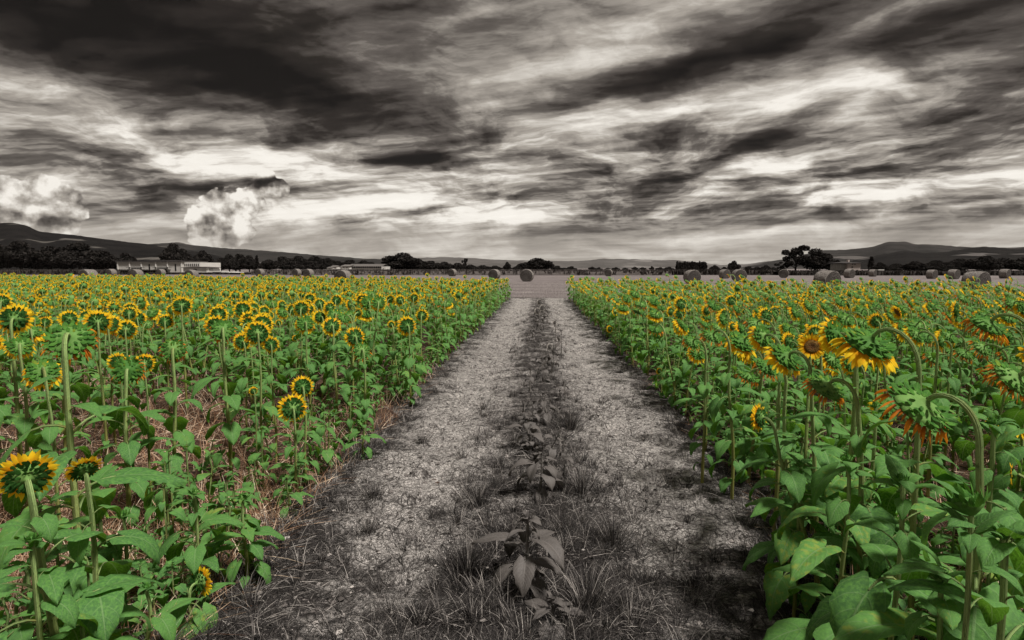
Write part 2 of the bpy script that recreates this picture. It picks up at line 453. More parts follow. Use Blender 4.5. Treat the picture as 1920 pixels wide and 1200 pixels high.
def make_plant(kind, D, hz, pitch, seed, nl=12, lsize=.16, srad=.012, neck=None, ash=False, lean=(0, 0), name='sunflower', lod=0, z0=.12):
    """builds a plant as thing + parts (lod 0) facing local +X, base at origin"""
    rr = random.Random(seed); st_ = random.getstate(); random.seed(seed)
    pts, hm = plant_params(kind, D, hz, pitch, rr, neck)
    P_ = np.array(pts)
    # lean: the base is moved by -lean, top stays
    zz = np.clip(P_[:, 2] / hz, 0, 1)
    P_[:, 0] -= lean[0] * (1 - zz); P_[:, 1] -= lean[1] * (1 - zz)
    rad = np.concatenate([np.linspace(srad * 1.2, srad * .9, 8), np.linspace(srad * .88, srad * .72, len(P_) - 8)])
    grav_w = Vector((0, 0, -1)); grav = np.array(hm.to_3x3().transposed() @ grav_w)
    hc = head_chunks(kind, D, grav, lod)
    slots = leaf_slots(hz, nl, lsize, rr, z0, top=(kind == 'bud'))
    def stem_at(z):
        return np.array([np.interp(z, P_[:9, 2], P_[:9, 0]), np.interp(z, P_[:9, 2], P_[:9, 1]), z])
    if lod:
        ch = Ch()
        q = P_[[0, 3, 6, 10, 13, 17]]; tube(ch, q, np.linspace(srad * 1.3, srad, 6), 3, 1)
        for (z, a, sz, tilt) in slots:
            m = Matrix.Translation(stem_at(z)) @ Matrix.Rotation(a, 4, 'Z') @ Matrix.Rotation(-R(tilt), 4, 'Y') @ Matrix.Scale(sz, 4)
            ch.merge(rr.choice(LEAF_LOD), m, (0, 1), r=rr.random())
        mm = {'back': 3, 'bracts': 2, 'petals': 5 if kind == 'mature' else 4, 'disk': 6}
        for k, c in hc.items(): 
            if c.n and D >= .045: ch.merge(c, hm, (7 if (k == 'bracts' and kind == 'ring') else mm[k],))
        random.setstate(st_); return ch.cat()
    g = ash
    root = bpy.data.objects.new(name, None); root.empty_display_size = .1; COL.objects.link(root)
    sc = Ch(); tube(sc, P_, rad, 8, 0)
    link('stem', mesh('stem', sc, [M_stemg if g else M_stem]), root)
    for (z, a, sz, tilt) in slots:
        m = Matrix.Translation(stem_at(z)) @ Matrix.Rotation(a, 4, 'Z') @ Matrix.Rotation(-R(tilt), 4, 'Y') @ Matrix.Scale(sz, 4)
        link('leaf', rr.choice(LEAVESG if g else LEAVES), root, m)
    hn = 'flower_bud' if kind == 'bud' else 'flower_head'
    h = link(hn, mesh(hn, hc['back'], [M_backg if g else M_back]), root, hm)
    link('bracts', mesh('bracts', hc['bracts'], [M_leafg if g else (M_bract_shade if kind == 'ring' else M_bract)]), h)
    if 'petals' in hc:
        link('petals', mesh('petals', hc['petals'], [M_petalg if g else (M_petald if kind == 'mature' else M_petal)]), h)
        link('seed_disk', mesh('seed_disk', hc['disk'], [M_diskg if g else M_disk]), h)
    random.setstate(st_)
    root['hx'] = 0.0
    del root['hx']
    return root, hm
def copy_tree(o, parent=None):
    c = o.copy(); COL.objects.link(c); c.parent = parent
    for ch in o.children: copy_tree(ch, c)
    return c

FACE = R(90 + 30)      # world direction the field looks to: ahead and to the left
planted = []           # (x, y, radius) places taken

# ------------------------------------------------------------------ hero sunflowers
GS = 'sunflowers in the nearest rows of the field'
def hero(px, py, Y, D, kind, pitch, label, daz=0., lean=(0, 0), nl=12, ls=.17, sr=.012, neck=None, seed=None, ash=False, group=GS, name='sunflower', cat='sunflower', z0=.12):
    hp = P(px, py, Y)
    seed = seed if seed is not None else int(px * 7 + py)
    az = FACE + R(daz)
    # estimate head offset for the requested height
    if kind == 'mature': D = D * .78
    if neck: neck *= .62
    A, arc = neck_arc(kind, pitch, neck)
    zoff = math.cos(A) * D * .2; xoff = arc[-1][0] + math.sin(A) * D * .2
    daz = daz
    lean = (-(lean[0] * math.cos(az) + lean[1] * math.sin(az)), lean[0] * math.sin(az) - lean[1] * math.cos(az))
    root, hm = make_plant(kind, D, hp.z - zoff, pitch, seed, nl, ls, sr, neck, ash, lean, name, z0=z0)
    root.rotation_euler = (0, 0, az)
    root.location = (hp.x - math.cos(az) * xoff, hp.y - math.sin(az) * xoff, 0)
    tag(root, label, cat, group)
    planted.append((root.location.x, root.location.y, .28))
    return root
L_ = [
 (132, 638, 2.7, .27, 'mature', -38, 'biggest green-backed drooping sunflower on a thick hooked stem at the far left', 0, (0, 0), 12, .26, .0145, .07),
 (240, 694, 3.9, .25, 'mature', -12, 'green-backed sunflower with two small yellow flowers showing behind its head', 0, (0, -.08), 14, .17, .014, .05),
 (325, 655, 4.3, .23, 'mature', -12, 'bright green-backed sunflower head on a pale straight stem over the bare straw', 0, (0, -.05), 13, .17, .013, .05),
 (418, 620, 4.7, .25, 'mature', -30, 'green-backed sunflower with orange petals hanging below, right of the paler green one', 0, (0, .02), 13, .17, .013, .06),
 (483, 625, 5.2, .25, 'ring', -5, 'yellow ringed sunflower touching a smaller yellow flower at its lower right', 0, (0, 0), 10, .12, .010, .05),
 (508, 646, 5.25, .16, 'ring', -5, 'smaller yellow sunflower tucked at the lower right of a bigger ringed one', 0, (0, 0), 9, .10, .008, .04),
 (237, 618, 5.9, .22, 'ring', -5, 'round yellow sunflower with dark centre above the two small yellow ones', 0, (0, 0), 10, .13, .010, .05),
 (184, 604, 5.2, .24, 'ring', 0, 'yellow sunflower overlapping another right of the biggest drooping head', 8, (0, 0), 10, .14, .011, .06),
 (206, 608, 5.7, .22, 'ring', -20, 'orange sunflower half hidden behind a yellow one beside the biggest drooping head', 0, (0, 0), 10, .14, .011, .06),
 (28, 598, 4.0, .23, 'ring', -5, 'large yellow ringed sunflower at the left border of the field', 0, (0, 0), 11, .17, .012, .06),
 (38, 650, 3.8, .17, 'yellow', -30, 'orange petalled nodding sunflower under the large ringed one at the left border', 12, (0, 0), 11, .15, .011, .06),
 (341, 573, 7.0, .25, 'ring', -5, 'tall yellow ringed sunflower rising above the paler green-backed head', 0, (0, 0), 10, .14, .011, .05),
 (310, 603, 7.0, .20, 'ring', -5, 'round yellow sunflower just above the pale straight green-backed one', 0, (0, 0), 10, .13, .010, .05),
 (243, 588, 7.4, .20, 'ring', -5, 'small ringed sunflower standing over the round one in the left field', 0, (0, 0), 10, .13, .010, .05),
 (220, 678, 4.15, .14, 'ring', 5, 'small yellow flower peeping over the left shoulder of a green-backed head', 20, (0, 0), 7, .10, .008, .04),
 (271, 681, 4.2, .15, 'ring', 0, 'small yellow flower peeping over the right shoulder of a green-backed head', 5, (0, 0), 7, .10, .008, .04),
 (567, 725, 4.7, .19, 'ring', -5, 'bright yellow sunflower of the close pair by the path, the upper one', 0, (0, 0), 14, .09, .010, .05),
 (549, 765, 4.4, .23, 'ring', -5, 'bright yellow sunflower of the close pair by the path, the lower and bigger one', 0, (0, 0), 10, .10, .009, .05),
 (50, 893, 1.9, .185, 'ring', 15, 'big bright yellow sunflower with shaded green cup low at the left border', 18, (0, .10), 9, .20, .013, .07),
 (157, 880, 2.1, .13, 'ring', 35, 'half open yellow sunflower seen from behind over heart shaped leaves', 25, (0, 0), 13, .17, .010, .03),
 (376, 1090, 2.75, .16, 'ring', -5, 'low yellow sunflower turned sideways near the bottom of the left field', -55, (0, 0), 8, .13, .009, .03),
 (455, 932, 3.1, .07, 'bud', 0, 'leafy young sunflower with a green bud at the edge of the path', 0, (0, 0), 18, .12, .009, None),
 (665, 632, 6.4, .24, 'ring', -10, 'yellow sunflower stacked above a drooping green head beside the path', 0, (0, 0), 10, .13, .010, .06),
 (678, 658, 6.2, .25, 'mature', -25, 'drooping green headed sunflower on a pale stem below a yellow one', 0, (0, 0), 15, .13, .012, .06),
 (763, 611, 7.5, .27, 'ring', -5, 'large yellow sunflower at the edge of the path with others packed behind', 0, (0, 0), 14, .12, .011, .05),
 (690, 567, 9.0, .27, 'yellow', -15, 'tall sunflower with big dark cup above the field beside the path', 0, (0, 0), 12, .14, .012, .06),
 (572, 607, 6.8, .24, 'yellow', -25, 'nodding yellow sunflower with green top in the middle of the left field', 0, (0, 0), 10, .13, .011, .06),
 (622, 612, 6.8, .24, 'ring', -20, 'dark centred sunflower right of a nodding one in the left field', 0, (0, 0), 10, .13, .011, .06),
 (475, 733, 4.6, .075, 'ring', 0, 'tiny yellow flower low against the dry straw', 15, (0, 0), 6, .07, .006, .02),
 (232, 966, 2.9, .07, 'bud', 0, 'low green budding sunflower between the near stems at left', 0, (0, 0), 9, .14, .009, None),
 (365, 922, 2.9, .06, 'bud', 0, 'broad leaved young sunflower with a tiny bud in front of pale stems', 0, (0, 0), 15, .15, .009, None),
 (60, 1010, 1.75, .05, 'bud', 0, 'leafy sunflower shoot filling the bottom left corner', 0, (0, 0), 12, .19, .009, None),
 (150, 1130, 2.0, .05, 'bud', 0, 'low leafy sunflower shoot at the bottom beside the left corner', 0, (0, 0), 9, .15, .008, None),
 (275, 1100, 2.4, .05, 'bud', 0, 'low dark leafed shoot left of the low sideways sunflower', 0, (0, 0), 8, .12, .008, None),
 (680, 790, 5.3, .05, 'bud', 0, 'short leafy sunflower without a flower standing at the left rim of the path', 0, (0, 0), 12, .11, .008, None),
 (655, 740, 5.8, .05, 'bud', 0, 'bushy green young sunflower left of the pale stem beside the path', 0, (0, 0), 18, .11, .008, None),
]
R_ = [
 (1722, 765, 1.85, .27, 'mature', -52, 'biggest drooping sunflower at right with layered green bracts and shrivelled orange petals', 0, (.03, 0), 11, .24, .0115, .085),
 (1625, 650, 2.7, .29, 'yellow', -62, 'large drooping sunflower with a thick skirt of hanging yellow petals', 0, (.05, 0), 12, .20, .012, .11),
 (1563, 628, 3.1, .19, 'yellow', -15, 'bright yellow sunflower pressed against the left side of the large drooping one', 0, (0, 0), 10, .16, .012, .08),
 (1472, 672, 3.3, .22, 'yellow', -45, 'drooping sunflower with long yellow petals hanging in a slanting row', 0, (.1, 0), 11, .17, .011, .08),
 (1437, 690, 3.6, .20, 'mature', -55, 'dull orange drooping sunflower hanging left of the slanting yellow one', 0, (.06, 0), 11, .16, .011, .07),
 (1428, 632, 4.0, .20, 'yellow', -25, 'yellow and green sunflower side on, above the slanting pair', 0, (0, 0), 11, .16, .012, .10),
 (1548, 728, 2.9, .25, 'mature', -55, 'drooping sunflower with dried reddish petals left of the biggest one', 0, (.1, 0), 12, .18, .012, .08),
 (1522, 650, 3.3, .15, 'ring', 5, 'small sunflower showing its brown disk to the camera', 130, (0, 0), 9, .13, .009, .04),
 (1527, 626, 4.0, .14, 'ring', 0, 'small yellow sunflower directly behind the one showing its brown disk', -20, (0, 0), 9, .13, .009, .05),
 (1424, 782, 2.9, .14, 'ring', -5, 'small bright yellow sunflower on a long leaning stem at the right rim of the path', 10, (.34, .05), 9, .15, .009, .04),
 (1642, 602, 5.4, .15, 'ring', 0, 'small ringed sunflower above the large skirted one', -30, (0, 0), 9, .13, .009, .05),
 (1897, 712, 2.2, .22, 'mature', -45, 'rusty petalled drooping sunflower cut off by the right border', 0, (.08, 0), 10, .18, .012, .08),
 (1850, 612, 3.3, .27, 'mature', -60, 'broad green-backed drooping sunflower near the right border', 0, (.1, 0), 11, .18, .013, .11),
 (1335, 632, 4.6, .22, 'mature', -60, 'dark reddish drooping sunflower on a tall arched stem near the path', 0, (.06, 0), 15, .15, .011, .09),
 (1297, 643, 5.0, .20, 'mature', -50, 'drooping sunflower with orange lower petals left of the dark reddish one', 0, (0, 0), 14, .14, .011, .09),
 (1764, 640, 5.0, .15, 'yellow', -10, 'narrow yellow sunflower seen edge on between the big green backs at right', 5, (0, 0), 10, .13, .010, .05),
 (1716, 629, 4.6, .18, 'yellow', -40, 'drooping orange sunflower right of the large skirted one', 0, (0, 0), 10, .14, .011, .09),
 (1325, 582, 8.6, .20, 'ring', 0, 'yellow ringed sunflower in the right field above the dark reddish one', 0, (0, 0), 12, .13, .010, .05),
 (1373, 612, 6.6, .12, 'ring', 0, 'small pale yellow sunflower low among leaves in the right field', 0, (0, 0), 12, .13, .010, .05),
 (1143, 617, 12.2, .17, 'ring', -5, 'small yellow sunflower leaning out over the right rim of the path', 5, (.18, 0), 12, .11, .009, .05),
 (1236, 696, 8.2, .11, 'ring', 0, 'tiny low yellow flower among the leaves right of the path', 0, (0, 0), 10, .10, .008, .03),
 (1813, 942, 1.25, .085, 'bud', 0, 'plump green sunflower bud with spiky bracts at lower right', 0, (0, 0), 15, .17, .0065, None),
 (1880, 1000, 1.45, .05, 'bud', 0, 'wide leaved sunflower at the right border behind the plump bud', 0, (0, 0), 14, .24, .009, None),
 (1690, 900, 1.9, .05, 'bud', 0, 'leafy sunflower with large heart shaped leaves left of the plump bud', 0, (0, 0), 15, .23, .0085, None),
 (1590, 860, 2.4, .05, 'bud', 0, 'leafy headless sunflower below the dried reddish one', 0, (0, 0), 15, .19, .0085, None),
 (1500, 870, 2.9, .05, 'bud', 0, 'leafy young sunflower under the long leaning stem', 0, (0, 0), 14, .17, .0085, None),
 (1760, 1080, 1.55, .05, 'bud', 0, 'low leafy shoot at the bottom below the plump bud', 0, (0, 0), 10, .18, .008, None),
 (1640, 760, 3.2, .05, 'bud', 0, 'tall leafy shoot between the two biggest drooping sunflowers', 0, (0, 0), 14, .17, .010, None),
 (1860, 790, 2.4, .05, 'bud', 0, 'bushy green shoot below the rusty flower at the right border', 0, (0, 0), 15, .20, .010, None),
]
def runheroes():
    for h in L_ + R_:
        (px, py, Y, D, kind, pitch, lab, daz, lean, nl, ls, sr, neck) = h
        hero(px, py, Y, D, kind, pitch, lab, daz, lean, nl + 3, ls, sr, neck, z0=.07)
runheroes()
NHERO = len(L_) + len(R_)

# ------------------------------------------------------------------ rows of sunflowers
protos = {'ring': [], 'yellow': [], 'mature': [], 'small': []}
lods = {'ring': [], 'yellow': [], 'mature': [], 'small': []}
specs = []
for i in range(4): specs.append(('ring', 'ring', .225 + .02 * (i % 3), 1.30 - .05 * i, -5 - 6 * (i % 2)))
for i in range(4): specs.append(('yellow', 'yellow', .22 + .015 * i, 1.30 - .04 * i, -25 - 11 * i))
for i in range(4): specs.append(('mature', 'mature', .175 + .012 * i, 1.30 - .05 * i, -35 - 9 * i))
for i in range(2): specs.append(('small', 'ring', .12, 1.08 - .1 * i, 0))
for i, (cls, kind, D, hz, pitch) in enumerate(specs):
    root, hm = make_plant(kind, D, hz, pitch, 500 + i, 17, .155, .0105, z0=.05)
    root['used'] = 0
    protos[cls].append(root)
    lods[cls].append(make_plant(kind, D, hz, pitch, 500 + i, 9, .17, .010, lod=1))
    lods[cls].append(make_plant(kind, D, hz * .96, pitch, 600 + i, 9, .17, .010, lod=1))

def field_end(x): return 33.5 - .33 * x
def choose(x, y, rr):
    u = rr.random()
    if x < 0: return 'ring' if u < .52 else 'yellow' if u < .76 else 'mature' if u < .9 else 'small'
    return 'ring' if u < .14 else 'yellow' if u < .55 else 'mature' if u < .9 else 'small'
cands = []
rr = random.Random(5)
for side in (-1, 1):
    row = 0; x0 = 1.87
    while x0 < 52:
        y = 1.0 + rr.uniform(0, .3)
        n = 0
        while y < 55:
            y += rr.uniform(.26, .44)
            x = side * (x0 + rr.gauss(0, .07))
            if y > field_end(x) or abs(math.atan2(x, y)) > R(54) : continue
            if y < 2.4 or math.hypot(x, y) < 2.8: continue
            # thin, straw covered patch near the left rim of the path
            dens = 1.
            if side < 0:
                sp = .93 * float(ss(np.array(y), 8.0, 6.0) * ss(np.array(-x), 9.0, 5.5))
                dens = 1 - .93 * sp
                if y < 4.2: dens = .15
                if y < 7 and x < -3 : dens = max(dens, .38)
            else:
                if y < 3.2: dens = .5
            if y > 7: dens *= float(.45 + .75 * ss(fbm(np.array(x * .55), np.array(y * .55), 61, 3), .34, .56))
            if rr.random() > dens: continue
            if any((x - a) ** 2 + (y - b) ** 2 < c * c for a, b, c in planted): continue
            h = 1. + rr.gauss(0, .07) + .10 * (float(vn(np.array(x * .5), np.array(y * .5), 44)) - .5)
            q = (x, y)
            if y < 7:     # keep clear the view on the hand placed heads
                pxh, pyh = proj(x, y, 1.25 * h)
                if any(abs(pxh - t[0]) < 26 + 60 / y and abs(pyh - t[1]) < 50 and y < t[2] for t in L_ + R_ if t[3] > .08): continue
            cands.append((x, y, side, row, h))
        x0 += .62 + rr.uniform(-.03, .03); row += 1
cands.sort(key=lambda c: c[0] ** 2 + c[1] ** 2)
NIND = 300 - NHERO
# those inside the picture first
def inview(c): 
    a, b = proj(c[0], c[1], 1.2); return -60 < a < 1980
near = [c for c in cands if inview(c)][:NIND]
ns_ = set(near)
def ordn(n):
    w = ['first', 'second', 'third', 'fourth', 'fifth', 'sixth', 'seventh', 'eighth', 'ninth', 'tenth', 'eleventh', 'twelfth', 'thirteenth', 'fourteenth', 'fifteenth', 'sixteenth', 'seventeenth', 'eighteenth', 'nineteenth', 'twentieth']
    t = ['', '', 'twenty', 'thirty', 'forty', 'fifty', 'sixty']
    if n <= 20: return w[n - 1]
    if n % 10 == 0: return t[n // 10][:-1] + 'ieth'
    return t[n // 10] + '-' + w[n % 10 - 1]
near.sort(key=lambda c: c[1])
cnt = {}
DESC = {'ring': 'upright yellow ringed sunflower', 'yellow': 'nodding yellow sunflower', 'mature': 'drooping green-backed sunflower', 'small': 'short small-flowered sunflower'}
for (x, y, side, row, h) in near:
    cls = choose(x, y, rr); k = rr.randrange(len(protos[cls])); src = protos[cls][k]
    if not src['used']: o = src; src['used'] = 1
    else: o = copy_tree(src)
    if 'used' in o and o is not src: del o['used']
    o.location = (x, y, 0); o.rotation_euler = (R(rr.gauss(0, 4.)), R(rr.gauss(0, 4.)), FACE + R(rr.gauss(0, 22)))
    o.scale = (h * .95,) * 3
    cnt[(side, row)] = cnt.get((side, row), 0) + 1
    tag(o, '%s, %s from the front in the %s row %s of the path' % (DESC[cls], ordn(cnt[(side, row)]), ordn(row + 1), 'left' if side < 0 else 'right'), 'sunflower', GS)
for cls in protos:
    for o in protos[cls]:
        if not o['used']:
            for c in list(o.children_recursive): bpy.data.objects.remove(c)
            bpy.data.objects.remove(o)
        else: del o['used']
st = Ch()
for c in cands:
    if c in ns_: continue
    x, y, side, row, h = c
    cls = choose(x, y, rr); src = rr.choice(lods[cls])
    h *= 1.0 if rr.random() > .08 else rr.choice((1.12, .8, .85))
    m = Matrix.Translation((x, y, 0)) @ Matrix.Rotation(FACE + R(rr.gauss(0, 24)), 4, 'Z') @ Matrix.Rotation(R(rr.gauss(0, 4.5)), 4, 'X') @ Matrix.Rotation(R(rr.gauss(0, 4)), 4, 'Y') @ Matrix.Scale(h * .95, 4)
    st.merge(src, m, r=rr.random())
o = link('sunflower_field', mesh('sunflower_field', st, [M_leaf, M_stem, M_bract, M_back, M_petal, M_petald, M_disk, M_bract_shade]))
tag(o, 'packed rows of small yellow sunflowers running back to the far end of the field', 'sunflower field', None, 'stuff')
print('plants', NHERO, len(near), len(cands), 'verts', st.n)

# ------------------------------------------------------------------ ground, path
def path_h(x, y):
    e = ss(np.abs(x), 2.25, 1.75)
    rut = -.035 * np.exp(-((np.abs(x) - .95 - .12 * (vn(y * .35, x * 0, 3) - .5)) / .28) ** 2) * (.6 + .8 * vn(y * .8, x * .5, 4))
    mid = .03 * np.exp(-(x / .4) ** 2)
    b = .07 * (fbm(x * 1.7, y * 1.7, 20, 4) - .5) + .035 * (fbm(x * 7, y * 7, 31, 3) - .5) + .018 * (fbm(x * 22, y * 22, 37, 3) - .5)
    clod = -.07 * ss(fbm(x * 2.2, y * 4.5, 50, 3), .58, .70) + .05 * (fbm(x * 1.6 + y * .4, y * 6.5, 57, 4) - .5)
    return e * (.02 + rut + mid + b + clod) - (1 - e) * .05
gx = np.concatenate([-np.geomspace(9000, 3, 46), np.linspace(-2.9, 2.9, 60), np.geomspace(3, 9000, 46)])
gy = np.concatenate([np.linspace(-40, .5, 10), np.linspace(.6, 12, 180), np.geomspace(12.1, 60, 120), np.geomspace(62, 12000, 60)])
YY, XX = np.meshgrid(gy, gx, indexing='ij')
Z = .05 * (fbm(XX * 1.2, YY * 1.2, 70, 3) - .5) + .02 * (fbm(XX * 6, YY * 6, 71, 2) - .5)
Z *= (YY < 70)
Z = Z - .12 * ss(np.abs(XX), 1.95, 1.7) * (YY < 35.5)
g = Ch(); g.add(np.stack([XX, YY, Z], -1), gridf(len(gy), len(gx))[:, ::-1], 0, r=0.)
def ground_fn(nt):
    p = pos(nt); s = nt.sep(p)
    endy = nt.add(nt.mul(s[0], -.33), 33.5)
    far = nt.sstep(nt.m('SUBTRACT', s[1], endy), -.5, 1.0)
    n1 = nt.noise(p, 3., 6, .65); n2 = nt.noise(p, 26., 4, .6)
    soil = nt.ramp(nt.add(nt.mul(n1, .6), nt.mul(n2, .4)), [(.35, (.012, .006, .004)), (.5, (.045, .023, .014)), (.68, (.13, .075, .05))])
    cr = nt.vor(nt.add(0, 0) if False else p, 9., 'DISTANCE_TO_EDGE')
    sc = nt.comb(nt.mul(s[0], .03), nt.mul(s[1], .16), 0.)
    st1 = nt.noise(sc, 2.2, 6, .7); st2 = nt.noise(nt.comb(nt.mul(s[0], .6), nt.mul(s[1], 1.6)), 1., 6, .75)
    stub = nt.ramp(nt.add(nt.mul(st1, .55), nt.mul(st2, .45)), [(.33, (.055, .045, .042)), (.5, (.15, .125, .12)), (.66, (.33, .29, .27))])
    bank = nt.sstep(nt.m('ABSOLUTE', nt.m('SUBTRACT', nt.m('SUBTRACT', s[1], endy), 1.6)), .3, 1.3, .75, 0.)
    stub = nt.mix(bank, stub, (.03, .026, .024))
    c = nt.mix(far, soil, stub)
    h = nt.add(nt.mul(n2, .6), nt.mul(nt.sstep(cr, 0., .06), .4), n1)
    return c, nt.bump(h, .02, .8)
M_ground = mat('field_soil', ground_fn, .95)
tag(link('ground', mesh('ground', g, [M_ground])), 'flat farmland, brown soil under the sunflowers and pale stubble beyond', 'ground', None, 'structure')
px_ = np.linspace(-2.3, 2.3, 150); py_ = np.concatenate([np.linspace(.8, 9, 360), np.geomspace(9.03, 35.2, 300)])
YY, XX = np.meshgrid(py_, px_, indexing='ij')
g = Ch(); g.add(np.stack([XX, YY, path_h(XX, YY)], -1), gridf(len(py_), len(px_))[:, ::-1], 0, r=0.)
def path_fn(nt):
    p = pos(nt); s = nt.sep(p)
    ax = nt.m('ABSOLUTE', s[0])
    w = nt.noise(p, 4., 5, .6)
    wv = nt.node('ShaderNodeVectorMath', operation='ADD'); nt.put(wv.inputs[0], p)
    nn = nt.node('ShaderNodeTexNoise'); nn.inputs['Scale'].default_value = 9; nt.put(nn.inputs['Vector'], p)
    nt.put(wv.inputs[1], nt.scalev(nn.outputs['Color'], (.10, .10, 0)))
    v1 = nt.vor(wv.outputs[0], 7., 'DISTANCE_TO_EDGE'); v2 = nt.vor(wv.outputs[0], 21., 'DISTANCE_TO_EDGE'); v3 = nt.vor(wv.outputs[0], 55., 'DISTANCE_TO_EDGE')
    cm = nt.sstep(nt.noise(p, 2.6, 3, .6), .36, .56)
    cr = nt.m('MINIMUM', nt.m('MAXIMUM', nt.sstep(v1, .0, .035), nt.m('SUBTRACT', 1., nt.mul(cm, .85))), nt.m('MINIMUM', nt.sstep(v2, .0, .06, .45, 1.), nt.sstep(v3, 0., .1, .7, 1.)))
    n1 = nt.noise(p, 2.0, 7, .7); n2 = nt.noise(p, 38., 5, .7); n3 = nt.noise(p, 11., 5, .7)
    pale = nt.mix(nt.sstep(nt.add(nt.mul(n2, .5), nt.mul(n3, .5)), .36, .58), (.11, .097, .089), (.80, .735, .685))
    # dark crumbs and rotted litter gather off the wheel tracks and in blotches; the near end is also painted darker as a vignette
    off = nt.m('ABSOLUTE', nt.m('SUBTRACT', ax, .95))
    d = nt.add(nt.mul(nt.sstep(off, .16, .9), .27), nt.mul(n1, 1.05), nt.mul(n3, .75), nt.mul(nt.noise(nt.comb(nt.mul(s[0], 1.6), nt.mul(s[1], 6.5)), 1., 5, .65), .65), -.48, nt.sstep(s[1], 2.5, 4.8, .22, 0.))
    dk = nt.mul(nt.sstep(d, .80, 1.08), .95)
    c = nt.mix(dk, pale, nt.mix(n2, (.02, .017, .016), (.10, .085, .078)))
    c = nt.mix(nt.m('SUBTRACT', 1., cr), c, (.025, .021, .019))
    h = nt.add(nt.mul(cr, .7), nt.mul(n2, .7), nt.mul(n3, 1.))
    return c, nt.bump(h, .075, 1.)
M_path = mat('dry_clay', path_fn, .95, 0, .15)
tag(link('dirt_path', mesh('dirt_path', g, [M_path])), 'pale cracked dry clay track running straight between the two sunflower fields', 'path', None, 'structure')

# ------------------------------------------------------------------ grass, straw, litter (blades)
def ground_z(x, y):
    return np.where((np.abs(x) < 2.1), path_h(x, y), .05 * (fbm(x * 1.2, y * 1.2, 70, 3) - .5))
def blades(x, y, hgt, w, lean, az=None, curve=.6, z=None, seg=3, kink=0.):
    n = len(x); az = rg.uniform(0, 2 * PI, n) if az is None else az
    z = ground_z(x, y) if z is None else z
    d = np.stack([np.cos(az), np.sin(az)], -1)
    th = PI / 2 - lean; c = np.stack([x, y, z - .004], -1); V = []
    side = np.stack([-d[:, 1], d[:, 0], np.zeros(n)], -1)
    side = side + rg.normal(0, .5, (n, 3)); side /= np.linalg.norm(side, axis=1)[:, None]
    R_n = rg.random(n)
    for j in range(seg + 1):
        s = j / seg
        if j:
            dr = np.stack([d[:, 0] * np.cos(th), d[:, 1] * np.cos(th), np.sin(th)], -1)
            c = c + dr * (hgt / seg)[:, None]
            th = th - curve * rg.uniform(.2, 1.6, n) / seg
            if kink: th = np.maximum(th, -(c[:, 2] - z) * 6 + rg.normal(0, kink, n))
            c[:, 2] = np.maximum(c[:, 2], z + .002)
        ww = (w * (1 - s ** 1.5 * .85))[:, None] / 2
        V += [c - side * ww, c + side * ww]
    V = np.stack(V, 1)  # n, 2(seg+1), 3
    k = 2 * (seg + 1); base = np.arange(n)[:, None] * k
    q = np.concatenate([base + np.array([[2 * j, 2 * j + 1, 2 * j + 3, 2 * j + 2]]) for j in range(seg)], 0)
    U = np.tile(np.stack([np.tile([-1, 1], seg + 1), np.repeat(np.linspace(0, 1, seg + 1), 2)], -1), (n, 1))
    return V.reshape(-1, 3), q, U, np.repeat(R_n, k)
def blade_obj(name, parts, m, parent=None):
    ch = Ch()
    for p in parts: ch.add(p[0], p[1], 0, p[2], p[3])
    return link(name, mesh(name, ch, [m]), parent)
def blade_fn(stops):
    def fn(nt):
        a = nt.node('ShaderNodeAttribute', attribute_name='rnd')
        c = nt.ramp(a.outputs['Fac'], stops); return c, None
    return fn
M_ashgrass = mat('ash_grass', blade_fn([(0., (.008, .007, .007)), (.55, (.035, .030, .028)), (.82, (.085, .074, .068)), (1., (.50, .45, .41))]), .8, .1)
M_straw = mat('red_straw', blade_fn([(0., (.05, .022, .012)), (.35, (.26, .125, .065)), (.7, (.55, .35, .22)), (1., (.90, .74, .56))]), .8, .15)
M_weed = mat('green_weed', blade_fn([(0., (.02, .07, .02)), (.6, (.05, .15, .04)), (1., (.16, .22, .06))]), .7, .2)

def samp(n, x0, x1, y0, y1, pw=2.):
    """more samples near the camera"""
    u = rg.random(n); y = (y0 ** (1 - pw) + u * (y1 ** (1 - pw) - y0 ** (1 - pw))) ** (1 / (1 - pw))
    return rg.uniform(x0, x1, n), y
parts = []
# lying litter on the path
x, y = samp(190000, -2.1, 2.1, 1.6, 34, 1.9)
dn = fbm(x * 1.8, y * 1.8, 90, 3) * .9 + ss(np.abs(np.abs(x) - .95), .1, .7) * .5 + ss(y, 5, 2.6) * .35
k = (fbm(x * 2.2, y * 2.2, 91, 4) * 1.3 + ss(np.abs(np.abs(x) - .95), .15, .7) * .6 + ss(y, 5, 2.4) * .35) > rg.uniform(.80, 1.5, len(x)); x = x[k]; y = y[k]; n = len(x)
parts.append(blades(x, y, rg.uniform(.03, .18, n), rg.uniform(.0018, .005, n), rg.uniform(1.25, 1.55, n), curve=.3, kink=.15))
